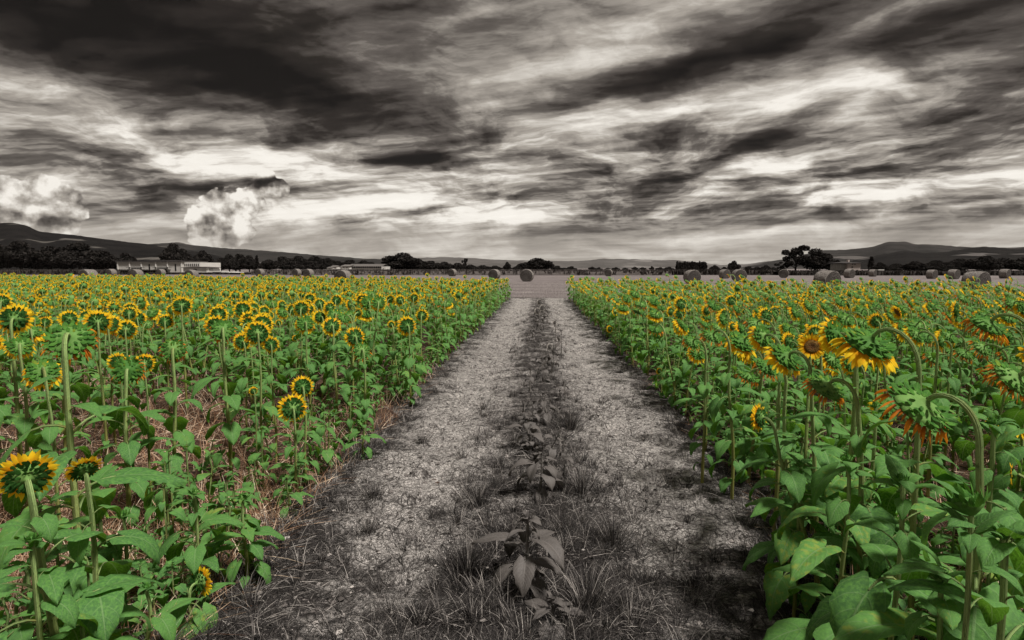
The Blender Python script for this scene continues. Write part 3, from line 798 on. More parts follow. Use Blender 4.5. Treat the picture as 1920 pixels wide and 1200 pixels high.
# centre strip and rim grass, in clumps
def clumps(n, xf, y0, y1, nb, hh, spread, pw=1.6):
    _, cy = samp(n, 0, 1, y0, y1, pw); cx = xf(n, cy)
    for i in range(n):
        m = int(nb * random.uniform(.5, 1.5)); r = abs(rg.normal(0, spread * random.uniform(.5, 1.3), m)); a = rg.uniform(0, 2 * PI, m)
        X = cx[i] + r * np.cos(a); Y = cy[i] + r * np.sin(a)
        hs = hh * random.uniform(.5, 1.3)
        parts.append(blades(X, Y, hs * rg.uniform(.4, 1.2, m), np.full(m, .0022) + .0015 * rg.random(m), np.clip(r / spread * .55, 0, 1.2) + rg.uniform(0, .35, m), a, curve=.9))
clumps(820, lambda n, cy: rg.normal(0, .42, n), 2., 34, 60, .14, .08)
clumps(420, lambda n, cy: rg.choice([-1, 1], n) * (1.8 + rg.normal(0, .18, n)), 2., 32, 50, .17, .10, 1.4)
clumps(110, lambda n, cy: rg.uniform(-1.7, 1.7, n), 2., 30, 30, .10, .06)
clumps(90, lambda n, cy: rg.uniform(-1.9, 1.9, n), 1.9, 3.8, 60, .13, .09)
o = blade_obj('path_grass', parts, M_ashgrass); print('ash blades verts', len(o.data.vertices))
tag(o, 'withered ash grey grass and litter scattered over the dirt path', 'dry grass', None, 'stuff')

# dry clods
n = 9000; x, y = samp(n, -2., 2., 1.8, 22, 1.8); sz = np.clip(rg.gamma(1.6, .0036, n), .002, .020)
oc = np.array([(1, 0, 0), (-1, 0, 0), (0, 1, 0), (0, -1, 0), (0, 0, 1), (0, 0, -1), (.62, .62, .4), (-.62, .6, .45), (.6, -.62, .4), (-.6, -.62, .42)], float)
V = oc[None] * rg.uniform(.55, 1.25, (n, 10, 1)) * sz[:, None, None] * np.array([1.2, 1.2, .7]) + np.stack([x, y, ground_z(x, y) + sz * .2], -1)[:, None]
fo = np.array([(6, 4, 0, -1), (0, 2, 6, -1), (6, 2, 4, -1), (7, 4, 2, -1), (7, 2, 1, -1), (7, 1, 4, -1), (8, 4, 3, -1), (8, 3, 0, -1), (8, 0, 4, -1), (9, 1, 3, -1), (9, 3, 4, -1), (9, 4, 1, -1), (0, 5, 2, -1), (2, 5, 1, -1), (1, 5, 3, -1), (3, 5, 0, -1)])
fo2 = fo[None] + (np.arange(n) * 10)[:, None, None]; fo2[:, :, 3] = -1
c = Ch(); c.add(V.reshape(-1, 3), fo2.reshape(-1, 4), 0, r=np.repeat(rg.random(n), 10))
tag(link('clods', mesh('clods', c, [mat('clod_clay', blade_fn([(0., (.04, .035, .032)), (.6, (.16, .14, .13)), (1., (.42, .38, .35))]), .95, 0, .1)], False)), 'small crumbled clay clods strewn over the path', 'clods', None, 'stuff')
# single tufts
def tuft(px, py, hgt, spread, nb, label, lean=.6):
    d = raydir(px, py); t = -H / d.z; X0 = d.x * t; Y0 = d.y * t
    r = abs(rg.normal(0, spread * .35, nb)); a = rg.uniform(0, 2 * PI, nb)
    X = r * np.cos(a); Y = r * np.sin(a)
    b = blades(X, Y, hgt * rg.uniform(.5, 1.15, nb), rg.uniform(.002, .004, nb), np.clip(r / spread * lean * 1.6, 0, 1.3) + rg.uniform(0, .3, nb), a, curve=.8, z=np.zeros(nb))
    o = blade_obj('grass_tuft', [b], M_ashgrass)
    o.location = (X0, Y0, float(path_h(np.array(X0), np.array(Y0))))
    tag(o, label, 'grass tuft', 'withered tufts on the path')
for a in [
 (1068, 812, .34, .26, 420, 'big spiky grey grass tuft right of the middle strip, halfway down the path'),
 (1150, 1035, .24, .22, 320, 'dark upright grass tuft right of the large grey withered sunflower'),
 (900, 945, .24, .26, 320, 'matted grey tuft left of the middle strip above the large withered sunflower'),
 (1090, 930, .26, .28, 300, 'spreading tuft of pale and dark blades right of the middle strip'),
 (700, 935, .16, .24, 260, 'flattened tuft by the left rim of the path'),
 (792, 828, .14, .2, 220, 'low tuft in the left wheel track near the rim'),
 (905, 770, .12, .14, 160, 'small dark tuft beside the left wheel track'),
 (1165, 910, .12, .16, 140, 'thin low tuft in the right wheel track'),
 (1195, 765, .09, .12, 90, 'tiny tuft in the upper part of the right wheel track'),
 (690, 1000, .14, .18, 200, 'scruffy tuft in the left foreground of the path'),
 (875, 1080, .26, .28, 380, 'dense dark tuft in the foreground left of the large withered sunflower'),
 (1100, 1160, .26, .28, 380, 'dense dark tuft at the bottom right of the middle strip'),
 (1290, 975, .10, .14, 120, 'small spiky tuft beyond the right wheel track'),
 (1475, 1090, .42, .34, 150, 'tall pale straw tuft against the right field rim')]:
    tuft(*a)

# red straw under the sunflowers
parts = []
for sd in (-1, 1):
    n = 120000 if sd < 0 else 60000
    x, y = samp(n, 1.75, 11, 1.7, 13, 2.); x = sd * x ** 1.0
    if sd < 0: k = rg.random(n) < (.35 + .65 * ss(fbm(x * .9, y * .9, 95, 3), .35, .6))
    else: k = rg.random(n) < .7
    k &= np.abs(np.arctan2(x, y)) < R(52)
    x = x[k]; y = y[k]; n = len(x)
    up = rg.random(n) < .45
    parts.append(blades(x[up], y[up], rg.uniform(.08, .34, up.sum()), rg.uniform(.003, .006, up.sum()), rg.uniform(.1, 1.0, up.sum()), curve=.5))
    up = ~up
    parts.append(blades(x[up], y[up], rg.uniform(.1, .45, up.sum()), rg.uniform(.003, .007, up.sum()), rg.uniform(1.2, 1.5, up.sum()), curve=.2, kink=.1))
o = blade_obj('dry_straw', parts, M_straw)
tag(o, 'reddish brown dry straw lying and standing between the sunflower stems', 'straw', None, 'stuff')
# stubble beyond the field
n = 16000; x = rg.uniform(-12, 14, n); y = 34.5 + 40 * rg.random(n) ** 1.6; k = y > field_end(x) + 1; x = x[k]; y = y[k]; n = len(x)
o = blade_obj('stubble', [blades(x, y, rg.uniform(.05, .16, n), rg.uniform(.008, .016, n), rg.uniform(0, .8, n), z=np.zeros(n), seg=2)],
              mat('stubble_straw', blade_fn([(0., (.08, .07, .062)), (.6, (.26, .23, .21)), (1., (.5, .45, .41))]), .85))
tag(o, 'short pale grey stubble on the mown field past the path end', 'stubble', None, 'stuff')

# ------------------------------------------------------------------ grey volunteers along the middle
GG = 'withered grey sunflowers along the middle of the path'
def gh(px, py, Y, D, kind, lab, nl, ls, pitch=0, daz=0, sr=.008, z0=.12):
    hero(px, py, Y, D, kind, pitch, lab, daz, (0, 0), nl, ls, sr, .03, None, True, GG, 'withered_sunflower', 'dead sunflower', z0)
gh(988, 972, 3.1, .085, 'bud', 'large withered grey sunflower with spiky bud in the foreground of the path', 13, .17, sr=.009)
gh(1035, 1125, 2.75, .06, 'bud', 'low withered sunflower at the foot of the large grey one', 8, .12)
gh(1014, 842, 4.4, .07, 'bud', 'grey leafy sunflower in the middle strip behind the large withered one', 14, .14)
gh(990, 782, 5.6, .05, 'bud', 'grey leafy sunflower left of the big spiky tuft', 13, .13)
gh(1022, 738, 6.6, .05, 'bud', 'grey sunflower with dark leaves beyond the big spiky tuft', 11, .12)
gh(1031, 650, 9.8, .12, 'ring', 'pale ringed dead sunflower head in the middle strip', 8, .10, -5)
gh(994, 692, 8.2, .05, 'bud', 'broken grey sunflower leaning left of the pale ringed head', 7, .08)
gh(1052, 620, 12., .07, 'bud', 'small grey plant at the right side of the middle strip', 9, .11)
gh(1040, 605, 14., .12, 'ring', 'pale seed head just behind the small grey plant on the middle strip', 8, .10, -5)
gh(1008, 583, 17.5, .22, 'ring', 'left one of the pale dead flowers at the far end of the path', 8, .13, -5)
gh(1017, 577, 19., .22, 'ring', 'right one of the pale dead flowers at the far end of the path', 8, .13, -5)
gh(1012, 566, 21.5, .24, 'ring', 'tallest and farthest pale dead flower at the end of the path', 8, .14, -5)
# leafy grey weeds, uncounted
ch = Ch()
gl = [make_plant('bud', .04, .28 + .05 * i, 0, 900 + i, 10, .10, .006, lod=1, z0=.08) for i in range(4)]
for i in range(34):
    _, yy = samp(1, 0, 1, 4.5, 34, 1.15); xx = float(rg.normal(.02, .24)); yy = float(yy[0])
    m = Matrix.Translation((xx, yy, 0)) @ Matrix.Rotation(random.uniform(0, 6.28), 4, 'Z') @ Matrix.Rotation(R(random.gauss(0, 14)), 4, 'X') @ Matrix.Scale(random.uniform(.5, 1.), 4)
    ch.merge(random.choice(gl), m, r=random.random())
o = link('path_weeds', mesh('path_weeds', ch, [M_leafg, M_stemg, M_leafg, M_backg, M_petalg, M_petalg, M_diskg]))
tag(o, 'grey leafy weeds filling the middle strip of the path', 'weeds', None, 'stuff')
# small green weeds at the rims
ch = Ch()
gl = [make_plant('bud', .03, .26 + .06 * i, 0, 940 + i, 10, .09, .005, lod=1, z0=.08) for i in range(4)]
for i in range(620):
    _, yy = samp(1, 0, 1, 2.2, 32, 1.25); sd = random.choice((-1, 1)); yy = float(yy[0]); xx = sd * (1.85 + abs(random.gauss(0, .55)))
    if sd < 0 and yy < 8 and random.random() < .55: continue
    m = Matrix.Translation((xx, yy, 0)) @ Matrix.Rotation(random.uniform(0, 6.28), 4, 'Z') @ Matrix.Scale(random.uniform(.5, 1.5), 4)
    ch.merge(random.choice(gl), m, r=random.random())
o = link('rim_weeds', mesh('rim_weeds', ch, [M_leaf, M_stem, M_bract, M_back, M_petal, M_petald, M_disk]))
tag(o, 'small green seedlings growing low along the rims of the path', 'weeds', None, 'stuff')

# ------------------------------------------------------------------ bales
def bale_side(nt):
    o = objc(nt); s = nt.sep(o)
    n = nt.noise(nt.scalev(o, (14, 3, 14)), 1, 5, .7); n2 = nt.noise(o, 16, 5, .75)
    c = nt.ramp(nt.add(nt.mul(n, .4), nt.mul(n2, .6)), [(.36, (.04, .034, .03)), (.5, (.17, .15, .137)), (.64, (.42, .385, .35))])
    return c, nt.bump(nt.add(n, n2), .05, .9)
def bale_face(nt):
    o = objc(nt); s = nt.sep(o)
    r = nt.m('SQRT', nt.add(nt.mul(s[0], s[0]), nt.mul(s[2], s[2])))
    sp = nt.m('SINE', nt.add(nt.mul(r, 55), nt.mul(nt.noise(o, 3, 3), 9)))
    n = nt.noise(o, 14, 5, .7)
    c = nt.ramp(nt.add(nt.mul(sp, .09), n), [(.32, (.025, .021, .02)), (.6, (.10, .088, .08)), (.85, (.17, .15, .14))])
    return c, nt.bump(nt.add(sp, nt.mul(n, 2)), .03, .8)
M_bs = mat('bale_wrap', bale_side, .95, 0, .1); M_bf = mat('bale_end', bale_face, .95, 0, .1)
def make_bale():
    root = bpy.data.objects.new('hay_bale', None); COL.objects.link(root)
    n = 40; th = np.linspace(0, 2 * PI, n, endpoint=False)
    jr = np.random.default_rng(3)
    ys = [-.75, -.73, -.6, -.3, 0, .3, .6, .73, .75]; rs = [.84, .885, .90, .905, .9, .905, .9, .885, .84]
    V = []
    for yv, rv in zip(ys, rs):
        rj = rv + .012 * jr.normal(size=n); zz = rj * np.sin(th); zz = np.where(zz < -.8, -.8 + (zz + .8) * .3, zz)
        V.append(np.stack([rj * np.cos(th), np.full(n, yv), zz], -1))
    k = len(ys); i = np.arange(k - 1)[:, None] * n; j = np.arange(n)[None]; j2 = (j + 1) % n
    c = Ch(); c.add(np.stack(V), np.stack([i + j, i + n + j, i + n + j2, i + j2], -1).reshape(-1, 4), 0, r=0)
    link('wrap', mesh('wrap', c, [M_bs]), root)
    for sg in (-1, 1):
        c = Ch(); rings = [(.84, .75), (.6, .765), (.35, .76), (.12, .745), (.0, .74)]; V = []
        for rr_, yy_ in rings:
            V.append(np.stack([rr_ * np.cos(th), sg * (np.full(n, yy_) + .006 * jr.normal(size=n)), np.maximum(rr_ * np.sin(th), -.812)], -1))
        kk = len(rings); i = np.arange(kk - 1)[:, None] * n
        q = np.stack([i + j, i + j2, i + n + j2, i + n + j], -1).reshape(-1, 4)
        c.add(np.stack(V), q if sg < 0 else q[:, ::-1], 0, r=0)
        link('end_face', mesh('end_face', c, [M_bf]), root)
    return root
bale0 = make_bale(); first = True
BL = [(165, 528, 66, 18, 'grey round bale standing before the dark hill at far left'), (208, 519, 118, -15, 'small bale just left of the long grey shed'),
 (254, 527, 84, -10, 'bale in front of the left end of the long grey shed'), (301, 520, 125, -15, 'small bale before the middle of the long grey shed'),
 (358, 526, 84, -8, 'bale in front of the white gabled annex'), (487, 518, 130, -20, 'tiny pale bale below the dark wood'),
 (556, 518, 130, -20, 'left one of two tiny bales left of the white farmhouse'), (578, 520, 112, -20, 'right one of two tiny bales left of the white farmhouse'),
 (643, 531, 66, -18, 'big grey bale before the white farmhouse'), (848, 518, 132, -25, 'tiny pale bale beside the dark crop strip in the middle'),
 (927, 523, 96, 22, 'bale left of the one straight beyond the path'), (988, 528, 80, -10, 'bale straight beyond the end of the path'),
 (1141, 517, 135, -20, 'tiny bale on the dark crop strip right of the path line'), (1298, 529, 70, 14, 'bale with pale wrap before the row of poplars'),
 (1359, 521, 105, 24, 'small bale left behind the dark round bale'), (1386, 527, 82, 6, 'dark round bale before the pointed bush'),
 (1470, 520, 112, -24, 'small bale at the foot of the open crowned tree'), (1552, 541, 47, 26, 'largest nearby bale before the big dark tree'),
 (1593, 519, 112, 30, 'bale below the pinkish house'), (1637, 517, 130, 40, 'low bale right of the pinkish house'),
 (1748, 520, 104, 30, 'bale left of a dark one before the right hills'), (1789, 521, 100, 30, 'dark bale left of the largest one at the right'),
 (1832, 540, 46, 24, 'largest frosted bale near the right border'), (1885, 519, 108, 34, 'pale bale peeping out right of the frosted one')]
for (px, py, Y, rot, lab) in BL:
    o = bale0 if first else copy_tree(bale0); first = False
    p = P(px, 503, Y); o.location = (p.x, Y, .78)
    # axis turned so the round wrap looks to the middle of the picture
    o.rotation_euler = (0, 0, R(rot if px > 1000 else -abs(rot)) * .9)
    k = random.uniform(.95, 1.03); o.scale = (k, k * .8, k * .97); o.location.z = .8 * k
    tag(o, lab, 'hay bale', 'round bales on the stubble field')

# ------------------------------------------------------------------ far crop strip, hedges
M_dark = mat('dark_foliage', plain((.012, .010, .009), (.045, .038, .034), 3, .1), .9, 0, .1)
M_crop = mat('dark_crop', plain((.030, .025, .023), (.10, .086, .080), 2, .1), .95, 0, .1)
def strip_crop(name, px0, px1, Y, hgt, depth, m, n, lab, cat, w=.35):
    x0 = P(px0, 503, Y).x; x1 = P(px1, 503, Y).x; c = Ch()
    x = rg.uniform(x0, x1, n); y = Y + rg.random(n) ** 2 * depth; hh = hgt * rg.uniform(.75, 1.1, n)
    for a0 in (0., .4):
        b = blades(x, y, hh, np.full(n, w) * rg.uniform(.6, 1.4, n), rg.uniform(0, .35, n), z=np.zeros(n), seg=3, curve=.3)
        c.add(b[0] + rg.normal(0, .15, 3), b[1], 0, b[2], b[3])
    # the dense core of the planting
    k = 60; xs = np.linspace(x0, x1, k); ys = np.array([0, .3, .8, depth]) ; zs = np.array([0, hgt * .72, hgt * .8, hgt * .8])
    V = np.stack([np.tile(xs, (4, 1)), Y + ys[:, None] + rg.normal(0, .1, (4, k)), np.maximum(0, zs[:, None] * rg.uniform(.9, 1.1, (4, k)))], -1)
    c.add(V, gridf(4, k), 0, r=.3)
    tag(link(name, mesh(name, c, [m])), lab, cat, None, 'stuff')
strip_crop('crop_strip', 470, 1260, 150, 1.35, 60, M_crop, 9000, 'dark band of standing crop across the middle beyond the stubble', 'crop')
strip_crop('low_hedge', 1262, 1475, 158, 1.6, 30, M_dark, 3500, 'dark hedge line below the poplars', 'hedge')
strip_crop('low_hedge', 1475, 2050, 150, 1.25, 40, M_dark, 6000, 'dark hedge line running to the right border', 'hedge')
strip_crop('low_hedge', -160, 225, 158, 1.6, 40, M_dark, 5000, 'black hedge under the left hill', 'hedge')
strip_crop('low_hedge', 225, 480, 165, .6, 12, M_dark, 3500, 'low scrub in front of the long grey shed', 'hedge')

# ------------------------------------------------------------------ trees
M_tree = mat('tree_foliage', plain((.008, .007, .006), (.034, .029, .026), 1.2, .05), .9, .1, .1)
M_bark = mat('tree_bark', plain((.02, .017, .015), (.05, .043, .038), 3, .05), .95)
def make_tree(kind, seed):
    """10 m high, ~10 m wide tree"""
    rs = np.random.default_rng(seed); random.seed(seed)
    root = bpy.data.objects.new({'round': 'broadleaf_tree', 'open': 'open_tree', 'tall': 'poplar_tree'}[kind], None); COL.objects.link(root)
    c = Ch(); tr = Ch()
    if kind == 'tall': lob = [(0, 0, z, 1.1 * (1 - abs(z - 5) / 9), 1.4) for z in np.linspace(1.5, 9, 8)]
    else:
        lob = []; nl = 20 if kind == 'round' else 15
        for i in range(nl):
            a = i * 2.4; q = (i + .5) / nl
            if kind == 'round': rr_ = 3.7 * math.sqrt(q); z = 2.6 + 5.4 * math.sqrt(max(0, 1 - (rr_ / 4.6) ** 2)) * rs.uniform(.35, 1.) ; r = rs.uniform(1.2, 1.9)
            else: rr_ = 4.0 * math.sqrt(q); z = rs.uniform(2.2, 9.2); r = rs.uniform(.9, 1.4)
            lob.append((rr_ * math.cos(a), rr_ * math.sin(a), z, r, r * .8))
        if kind == 'round': lob.append((0, 0, 8.2, 1.7, 1.5)); lob.append((0, 0, 4.2, 3.4, 2.6))
    tube(tr, [(0, 0, 0), (.1, 0, 1.5), (0, .1, 3), (0, 0, 5.5)], [.38, .3, .24, .1], 7)
    for (lx, ly, lz, r, rz) in lob:
        tube(tr, [(0, 0, min(2.5, lz * .5)), (lx * .5, ly * .5, lz * .75), (lx, ly, lz)], [.14, .09, .03], 4)
        n = int(120 * r * r + 60) if kind != 'tall' else 160
        d = rs.normal(size=(n, 3)); d /= np.linalg.norm(d, axis=1)[:, None]
        rad = rs.uniform(.45, 1.12, n) ** .6
        ctr = np.array([lx, ly, lz]) + d * rad[:, None] * np.array([r, r, rz])
        ctr[:, 2] = np.maximum(ctr[:, 2], .4)
        s = rs.uniform(.16, .42, n)
        a = rs.normal(size=(n, 3)); a /= np.linalg.norm(a, axis=1)[:, None]; b = np.cross(a, rs.normal(size=(n, 3))); b /= np.linalg.norm(b, axis=1)[:, None]
        V = np.stack([ctr - a * s[:, None], ctr + b * s[:, None] * .7, ctr + a * s[:, None], ctr - b * s[:, None] * .7], 1)
        c.add(V, np.arange(n * 4).reshape(-1, 4), 0, r=np.repeat(rs.random(n), 4))
    link('trunk', mesh('trunk', tr, [M_bark]), root); link('crown', mesh('crown', c, [M_tree], False), root)
    return root
tp = {'round': [make_tree('round', i) for i in range(4)], 'open': [make_tree('open', 20), make_tree('open', 21)], 'tall': [make_tree('tall', 30), make_tree('tall', 31)]}
tu = set()
def tree(px, top, wpx, Y, kind, lab, group=None):
    src = random.choice(tp[kind])
    if src.name in tu: o = copy_tree(src)
    else: o = src; tu.add(src.name)
    p = P(px, 503, Y); z = P(px, top, Y).z
    wm = wpx / F * Y
    k = z / 9.6; kx = wm / (9.4 if kind != 'tall' else 2.4)
    o.location = (p.x, Y, -.02); o.scale = (kx, kx, k); o.rotation_euler = (0, 0, random.uniform(0, 6.28))
    tag(o, lab, 'tree', group)
random.seed(3)
tree(327, 457, 52, 235, 'round', 'big round crowned tree rising behind the long grey shed')
tree(381, 470, 40, 250, 'round', 'second dark tree right of the big one behind the shed')
tree(236, 474, 44, 260, 'round', 'dark tree above the left end of the long grey shed')
tree(756, 474, 74, 215, 'round', 'largest dome shaped tree right of the white farmhouse')
tree(1007, 484, 68, 230, 'round', 'wide dome shaped tree straight beyond the path end')
tree(951, 491, 16, 235, 'round', 'small round tree left of the dome straight beyond the path')
tree(1492, 462, 50, 190, 'open', 'open crowned tree with sky showing through its branches')
tree(1528, 466, 60, 185, 'round', 'dense dark tree beside the open crowned one')
tree(1566, 487, 40, 190, 'round', 'low rounded tree left of the pinkish house')
tree(1466, 490, 26, 195, 'open', 'small thin tree left of the open crowned one')
tree(1376, 489, 24, 200, 'round', 'pointed bush behind the dark round bale')
tree(1340, 497, 18, 220, 'round', 'small bush between the poplars and the pointed bush')
tree(1436, 497, 20, 220, 'round', 'low bush right of the pointed bush')
tree(1320, 492, 14, 225, 'tall', 'separate tall bush at the right end of the poplar row')
tree(872, 485, 14, 300, 'open', 'thin bare looking tree above the low wood in the middle')
tree(1633, 483, 12, 230, 'tall', 'dark cypress right of the pinkish house')
tree(482, 481, 9, 220, 'tall', 'narrow pointed tree at the right end of the wood behind the tank')
for i in range(11): tree(1270 + i * 4.6, 491 + (i % 3), 8, 225 + i, 'tall', 'slim dark poplar in the close row right of the path line', 'row of poplars')
for px, top, w in [(-20, 448, 90), (40, 452, 80), (95, 462, 70), (150, 455, 90), (195, 470, 60), (0, 470, 80), (70, 476, 70), (125, 472, 70), (178, 482, 60), (215, 484, 40), (-60, 455, 90), (-110, 460, 90)]:
    tree(px, top, w, 250 + random.uniform(-30, 40), 'round', 'black broadleaf tree in the wood under the left hill', 'wood under the left hill')
for px, top, w in [(415, 484, 34), (430, 477, 36), (450, 476, 40), (468, 479, 34), (402, 490, 30), (442, 488, 40), (480, 490, 24)]:
    tree(px, top, w, 270 + random.uniform(-20, 30), 'round', 'dark tree in the clump right of the shed and its annex', 'clump behind the white tank')
for px, top, w in [(505, 487, 40), (530, 481, 46), (560, 480, 50), (590, 480, 50), (615, 484, 40), (635, 489, 26), (545, 490, 50), (580, 490, 50), (610, 492, 40), (657, 487, 44), (682, 488, 36), (697, 491, 26)]:
    tree(px, top, w, 290 + random.uniform(-20, 30), 'round', 'dark tree in the long wood behind the white farmhouse', 'wood behind the white farmhouse')
for px, top, w in [(728, 490, 30), (785, 487, 44), (808, 489, 40), (833, 491, 40), (858, 493, 36), (882, 496, 34), (905, 497, 34), (928, 498, 30), (770, 494, 40), (972, 497, 24), (1045, 498, 26), (1072, 499, 20), (1058, 502, 30)]:
    tree(px, top, w, 255 + random.uniform(-10, 30), 'round', 'low dark tree in the line trailing from the two domes', 'low tree line in the middle')
for px, top, w in [(1650, 492, 30), (1680, 494, 40), (1715, 490, 50), (1755, 488, 50), (1800, 485, 55), (1845, 480, 60), (1880, 484, 60), (1925, 482, 70), (1670, 499, 36), (1735, 497, 50), (1780, 497, 50), (1975, 480, 80), (2030, 480, 80)]:
    tree(px, top, w, 215 + random.uniform(-10, 40), 'round', 'black tree in the wood below the right hills', 'wood below the right hills')
for px, top, w in [(1110, 500, 16), (1123, 501, 14), (1140, 502, 16), (1155, 501, 16), (1172, 502, 14), (1190, 500, 12), (1205, 501, 16), (1222, 499, 10), (1238, 501, 18), (1255, 500, 18), (1405, 499, 18), (1420, 500, 18), (1450, 501, 16), (1358, 500, 14)]:
    tree(px, top, w, 330 + random.uniform(-20, 60), 'round', 'tiny far tree dotting the horizon right of the path line', 'far tree dots on the horizon')

# ------------------------------------------------------------------ hills
def hill(name, prof, D, base, lab, c0, c1, patch, foot=.45, s=0, back=1.3, psize=.004):
    xs = np.array([p[0] for p in prof], float); ys = np.array([p[1] for p in prof], float)
    pxs = np.linspace(xs[0], xs[-1], 240); pys = np.interp(pxs, xs, ys) + .9 * (vn(pxs / 9, pxs * 0, s) - .5) + .5 * (vn(pxs / 3, pxs * 0, s + 5) - .5)
    tt = np.concatenate([np.linspace(0, 1, 18), np.linspace(1.05, 1.8, 5)]); V = []
    for a, b in zip(pxs, pys):
        q = P(a, b, D); zt = max(q.z, 0); col_ = []
        for t in tt:
            dd = D * (foot + (1 - foot) * t) if t <= 1 else D * (1 + (t - 1) * (back - 1) / .8)
            sh = (math.sin(t * PI / 2) ** 1.6 if t <= 1 else max(0, math.cos((t - 1) / .8 * PI / 2)))
            nz = 1 + .10 * (float(fbm(np.array(a / 60.), np.array(t * 3.), s + 9, 3)) - .5) * 2 * math.sin(min(t, 1) * PI)
            col_.append((q.x * dd / D, dd, zt * sh * nz * (dd / D if t < 1 else 1) - .5))
        V.append(col_)
    g = Ch(); g.add(np.array(V), gridf(len(pxs), len(tt)), 0, r=0)
    def fn(nt):
        p = pos(nt); n = nt.noise(p, 12. / D * 2, 6, .65); v = nt.noise(nt.scalev(p, (1, .4, 3.5)), psize, 3, .5)
        c = nt.mix(nt.sstep(n, .35, .65), c0, c1)
        c = nt.mix(nt.sstep(v, .60, .66), c, patch)
        return c, nt.bump(nt.noise(p, 60. / D * 3, 5, .7), D * .004, .6)
    tag(link(name, mesh(name, g, [mat(name + '_earth', fn, .95, 0, .05)])), lab, 'hill', None, 'structure')
hill('hills', [(-900, 430), (-400, 405), (-150, 412), (0, 418), (20, 417), (50, 423), (73, 433), (100, 437), (140, 440), (173, 445), (213, 450), (233, 453), (273, 457), (300, 460), (350, 468), (400, 477), (427, 484), (480, 494), (520, 503)], 1700, 0,
     'near black wooded hill sloping down from the left border', (.003, .0025, .0025), (.010, .0085, .008), (.10, .09, .08), s=1, psize=.010)
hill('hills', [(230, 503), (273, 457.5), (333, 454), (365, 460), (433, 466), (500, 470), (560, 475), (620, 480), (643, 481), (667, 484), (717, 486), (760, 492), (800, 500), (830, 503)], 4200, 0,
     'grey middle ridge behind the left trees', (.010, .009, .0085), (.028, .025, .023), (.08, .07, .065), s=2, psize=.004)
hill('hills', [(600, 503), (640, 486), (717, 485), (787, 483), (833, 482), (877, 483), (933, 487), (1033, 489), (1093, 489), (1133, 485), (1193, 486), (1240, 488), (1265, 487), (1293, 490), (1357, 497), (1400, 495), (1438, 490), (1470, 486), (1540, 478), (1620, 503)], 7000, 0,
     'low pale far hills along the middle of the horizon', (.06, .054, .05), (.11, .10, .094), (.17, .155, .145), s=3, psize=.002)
hill('hills', [(1380, 503), (1438, 491), (1470, 486), (1509, 476), (1541, 469), (1587, 468), (1637, 462), (1665, 453), (1700, 453), (1718, 458), (1753, 458), (1807, 463), (1860, 466), (1960, 470), (2200, 468), (2700, 480)], 3900, 0,
     'rounded grey hill on the right with a flat summit', (.013, .0115, .011), (.034, .03, .028), (.09, .08, .075), s=4, psize=.004)
hill('hills', [(1520, 503), (1622, 484), (1658, 475), (1700, 469), (1736, 474), (1778, 471), (1807, 464), (1849, 462), (1877, 464), (1920, 463), (2050, 455), (2400, 450), (2900, 470)], 1900, 0,
     'dark nearer ridge at the right border', (.004, .0035, .0035), (.014, .012, .011), (.10, .09, .085), s=5, psize=.009)

# ------------------------------------------------------------------ buildings
def flat(c, var=.25, scale=2., bump=.01):
    return plain(tuple(x * (1 - var) for x in c), tuple(min(1, x * (1 + var)) for x in c), scale, bump)
M_wall = mat('weathered_concrete', flat((.33, .31, .285), .4, 1.3), .9)
M_white = mat('white_plaster', flat((.62, .59, .55), .12, .6), .8)
M_pink = mat('pink_plaster', flat((.52, .44, .40), .15, .8), .85)
M_roof = mat('dark_roof', flat((.05, .043, .04), .4, 2.), .85)
M_roofm = mat('grey_roof_tiles', flat((.14, .125, .115), .35, 2.), .85)
M_glass = mat('dark_opening', flat((.02, .018, .017), .3, 2.), .3)
M_gmid = mat('grey_door_slats', flat((.14, .13, .12), .3, 4.), .8)
def box(c, x0, x1, y0, y1, z0, z1, m=0):
    V = [(x, y, z) for x in (x0, x1) for y in (y0, y1) for z in (z0, z1)]
    c.add(V, [(0, 1, 3, 2), (4, 6, 7, 5), (0, 4, 5, 1), (2, 3, 7, 6), (0, 2, 6, 4), (1, 5, 7, 3)], m)
def gable(c, x0, x1, y0, y1, z0, zr, along='x', m=0, ov=.3, t=.15):
    if along == 'x':
        ym = (y0 + y1) / 2
        V = [(x0 - ov, y0 - ov, z0), (x1 + ov, y0 - ov, z0), (x1 + ov, ym, zr), (x0 - ov, ym, zr), (x0 - ov, y1 + ov, z0), (x1 + ov, y1 + ov, z0)]
    else:
        xm = (x0 + x1) / 2
        V = [(x0 - ov, y1 + ov, z0), (x0 - ov, y0 - ov, z0), (xm, y0 - ov, zr), (xm, y1 + ov, zr), (x1 + ov, y1 + ov, z0), (x1 + ov, y0 - ov, z0)]
    V = V + [(a, b, z + t) for a, b, z in V]
    c.add(V, [(6, 7, 8, 9), (9, 8, 11, 10), (0, 3, 2, 1), (3, 4, 5, 2), (0, 1, 7, 6), (4, 10, 11, 5), (1, 2, 8, 7), (2, 5, 11, 8), (0, 6, 9, 3), (3, 9, 10, 4)], m)
def gwall(c, x0, x1, y0, y1, z, zr, along='x', m=0):
    box(c, x0, x1, y0, y1, 0, z, m)
    if along == 'x':
        ym = (y0 + y1) / 2
        for x in (x0, x1): c.add([(x, y0, z), (x, y1, z), (x, ym, zr)], [(0, 1, 2, -1)], m)
    else:
        xm = (x0 + x1) / 2
        for y in (y0, y1): c.add([(x0, y, z), (x1, y, z), (xm, y, zr)], [(0, 1, 2, -1)], m)
